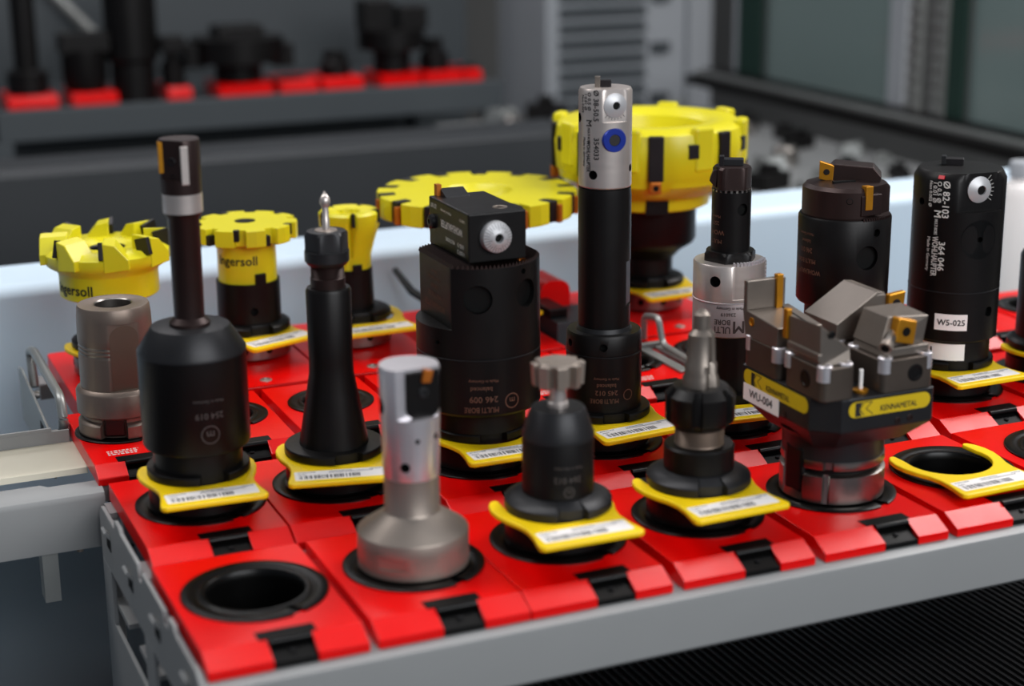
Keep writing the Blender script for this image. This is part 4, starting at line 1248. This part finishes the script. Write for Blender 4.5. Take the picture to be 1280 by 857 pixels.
part('white_pin', G().lathe([(0, 12.2), (.2, 12.2), (.2, 14.2), (0, 14.25)], 16).move(-1.0, -5.6, 0), WHT, t)

# ================================================================== BACKGROUND
# rear storage rack with shelf, beams and its own tools
t = thing('storage_rack', 'blurred grey storage rack with shelf in the background', 'rack', (80, 300, -100))
def bgm(g):
    return g.move(-80, -300, 100)
part('shelf_front', bgm(G().box(16, 147, 288, 291, -5, 2.6)), DGREY, t, 0, .3)
part('shelf_deck', bgm(G().box(16, 147, 291, 345, 0, 1.5)), DGREY, t, 0, .3)
for x in (17, 144):
    for y in (289.5, 343):
        part('post', bgm(G().box(x-2.5, x+2.5, y-1.5, y+1.5, -100, -4.9)), DGREY, t, 0, .3)
part('lower_shelf', bgm(G().box(16, 147, 291, 345, -32, -30)), DGREY, t, 0, .3)
part('back_sheet', bgm(G().box(-30, 160, 346, 348, -100, 70)), DGREY, t, 0, .3)
for a, b_ in (((20, 345, 48), (52, 345, 12)), ((112, 345, 40), (84, 345, 64))):
    part('diagonal_brace', bgm(G().tube([a, b_], 1.8, 10)), GALV, t, 40)
o = part('beam', G().prism_x([(200, -16.5), (200, 2.3), (202, 3.6), (215, 3.6), (215, -16.5)], -90, 126), BEAMM, None, 30, .2)
tag(o, 'long charcoal painted beam crossing behind the yellow cutters', 'beam')
for x in (-60, 60, 118):
    part('beam_leg', G().box(x-3, x+3, 203, 212, -100, -16.5), DGREY, o, 0)
rb = None
bl9 = ['red block under the tall slim dark tool on the background shelf', 'red block under the low wide dark tool on the background shelf', 'narrow red block beside the broad dark head with side lugs', 'red block under the broad dark head with side lugs', 'red block between broad head and empty block on background shelf', 'red block under the stubby dark tool on the background shelf', 'red block under the tall dark head with two blocks', 'red block under the short dark tool on the background shelf', 'narrowest red block at the end of the background shelf']
for i, (x, w_) in enumerate(((26, 12), (41, 11), (62, 6), (79, 14), (93, 10), (105, 11), (121, 11), (133, 11), (141.5, 5))):
    t = thing('storage_block', bl9[i], 'tool block', (x, 303, 1.5), 0, 'red blocks on the background shelf')
    part('body', G().prism_x([(-7.5, 0), (-7.5, 2.2), (-6, 3.2), (8, 3.2), (8, 0)], -w_/2, w_/2), RED, t, 0, .1)
    part('socket_ring', G().lathe([(4, 3.1), (4, 3.5), (2.8, 3.5), (2.6, 3.2), (0, 3.2)], 32), BLKP, t)
def bgtool(label, x, prof, boxes=(), cyl=()):
    t = thing('stored_tool', label, 'cutting tool', (x, 303, 5.0), 0, 'dark tools on the background shelf')
    part('body', G().lathe(prof, 40), BOX, t)
    for b_ in boxes:
        part('cartridge', G().box(*b_), BOX, t, 0, .3)
    return t
bgtool('tall slim dark tool on the background shelf', 26, [(0, 0), (5, 0), (5, 5), (3, 6), (3, 24), (0, 24)])
bgtool('low wide dark tool on the background shelf', 40, [(0, 0), (5, 0), (5.6, 3), (5.6, 10), (0, 10)], ((-6, 6, -4, 4, 9, 14),))
bgtool('tall thick dark tool on the background shelf', 52, [(0, -3.4), (5.5, -3.4), (5.5, 6), (6.6, 7), (6.6, 26), (0, 26)])
bgtool('broad dark head with side lugs on the background shelf', 79, [(0, 0), (6, 0), (6, 4), (12, 5), (12, 11), (0, 12)], ((-14, -9, -4, 4, 4, 10), (9, 14, -4, 4, 3, 9), (-6, 6, -5, 5, 11, 14)))
bgtool('tall dark head with two blocks on the background shelf', 121, [(0, 0), (5, 0), (5, 5), (9, 6), (9, 11), (4, 12), (0, 12)], ((-9, -1, -5, 3, 11, 19), (1, 9, -4, 4, 11, 17)))
bgtool('dark tool with square head beside the tall thick one on the background shelf', 62, [(0, 0), (3, 0), (3, 5), (2, 6), (2, 9), (0, 9)], ((-3, 3, -3, 3, 8, 12),))
bgtool('stubby dark tool on the background shelf', 105, [(0, 0), (4, 0), (4, 3), (3, 4), (3, 6), (0, 6)])
bgtool('short dark tool on the background shelf', 133, [(0, 0), (4, 0), (4, 4), (2.5, 5), (2.5, 8), (0, 8)])

# light grey machine column with louvres
t = thing('machine_column', 'light grey machine column with louvres in the background', 'machine', (196, 330, -100))
part('column_body', G().box(-20, 26, -6, 30, 0, 190), LGREY, t, 0, .5)
for i in range(16):
    part('louvre', G().prism_x([(-6, 0), (-7.6, .4), (-7.6, 1.2), (-6, 3)], -16, 12).move(0, 0, 82+i*4.6), DGREY, t, 0)
part('corner_post', G().box(26, 34, -8, 10, 0, 190), LGREY, t, 0, .5)
for i in range(4):
    part('fitting', G().box(14, 20, -7.5, -6, 88+i*15, 91+i*15), DGREY, t, 0, .2)
# right side: sliding door, sill rail
t = struct(link('door_1', None, None, (214, 215, 2)))
part('door_frame', G().box(-1, 3, 62, 66, 0, 90).box(-1, 3, -12, -6, 0, 90).box(-1, 3, -80, -74, 0, 90), LGREY, t, 0, .3)
part('green_stripe', G().box(-2, -1, 50, 62, 0, 90).box(-2, -1, -36, -30, 0, 90), GREEN, t, 0, .2)
part('pane', G().box(0, 1.2, -6, 50, 0, 90), GLASS, t, 0)
part('pane', G().box(0, 1.2, -74, -36, 0, 90), GLASS, t, 0)
for y in (-18, -27):
    g = G().box(-2.4, -1, y-2, y+2, 0, 90)
    for i in range(28):
        g.box(-3.2, -2.4, y-1.6, y+1.6, 1+i*3.2, 2.6+i*3.2)
    part('toothed_strip', g, GALV, t, 0)
o = part('sill_rail', G().prism_y([(204, -2.2), (216, -2.2), (216, 1.8), (210, 1.8), (208.5, .4), (204, .4)], 60, 292), BOX, None, 0, .3)
tag(o, 'black sill rail below the glass sliding door', 'rail')
o = part('guide_rail', G().prism_y([(206, .5), (208.4, .5), (208.4, 1.6), (206, 1.6)], 60, 290), GALV, None, 0, .1)
tag(o, 'bright guide rail lying on the black sill', 'rail')
# tray with blurred metal parts between the sill and the pale panel
o = part('chip_tray', G().box(126, 203, 106, 285, -9, -7.5), GREY, None, 0)
tag(o, 'grey chip tray beyond the pale panel', 'tray')
rnd = random.Random(11)
put = []
gl = ['dull steel offcut in the chip tray', 'bright round steel slug in the chip tray', 'dark block in the chip tray']
for i in range(60):
    k = i % 3
    for _ in range(200):
        x, y, sz = rnd.uniform(138, 198), rnd.uniform(112, 278), rnd.uniform(2.4, 5.2)
        if all(math.hypot(x-a, y-b2) > 1.25*(sz+c2) for a, b2, c2 in put):
            break
    else:
        continue
    put.append((x, y, sz))
    if k == 0:
        g = G().hull8([(-sz, -sz*.6, 0), (sz, -sz*.7, 0), (sz*.8, sz*.6, 0), (-sz*.7, sz*.5, 0)], [(-sz*.6, -sz*.4, sz), (sz*.7, -sz*.5, sz*.7), (sz*.5, sz*.4, sz*.9), (-sz*.5, sz*.4, sz*.8)])
        m_ = GALV
    elif k == 1:
        g = G().lathe([(0, 0), (sz*.7, 0), (sz*.7, sz*.8), (sz*.5, sz), (sz*.25, sz), (sz*.25, sz*.5), (0, sz*.5)], 24)
        m_ = STEEL
    else:
        g = G().box(-sz, sz, -sz*.6, sz*.6, 0, sz*.9).box(-sz*.4, sz*.4, -sz*.4, sz*.4, sz*.9, sz*1.3)
        m_ = BOX
    o = part('metal_offcut', g.rot(rnd.uniform(0, 180)), m_, None, 35, .2 if k != 1 else 0)
    o.location = (x*S, y*S, -7.5*S)
    tag(o, gl[k], 'offcut', 'metal pieces in the chip tray')
t = thing('canister', 'tall white plastic canister beyond the last black tool', 'canister', (150.6, 84, -25.6))
part('shell', G().lathe([(0, 0), (3.7, 0), (4, .5), (4, 33), (3.2, 34.5), (1.8, 35.2), (1.8, 36), (0, 36)], 48), WHT, t)
part('cap', G().lathe([(0, 35.8), (2.1, 35.8), (2.1, 38), (1.9, 38.3), (0, 38.3)], 32), LGREY, t)
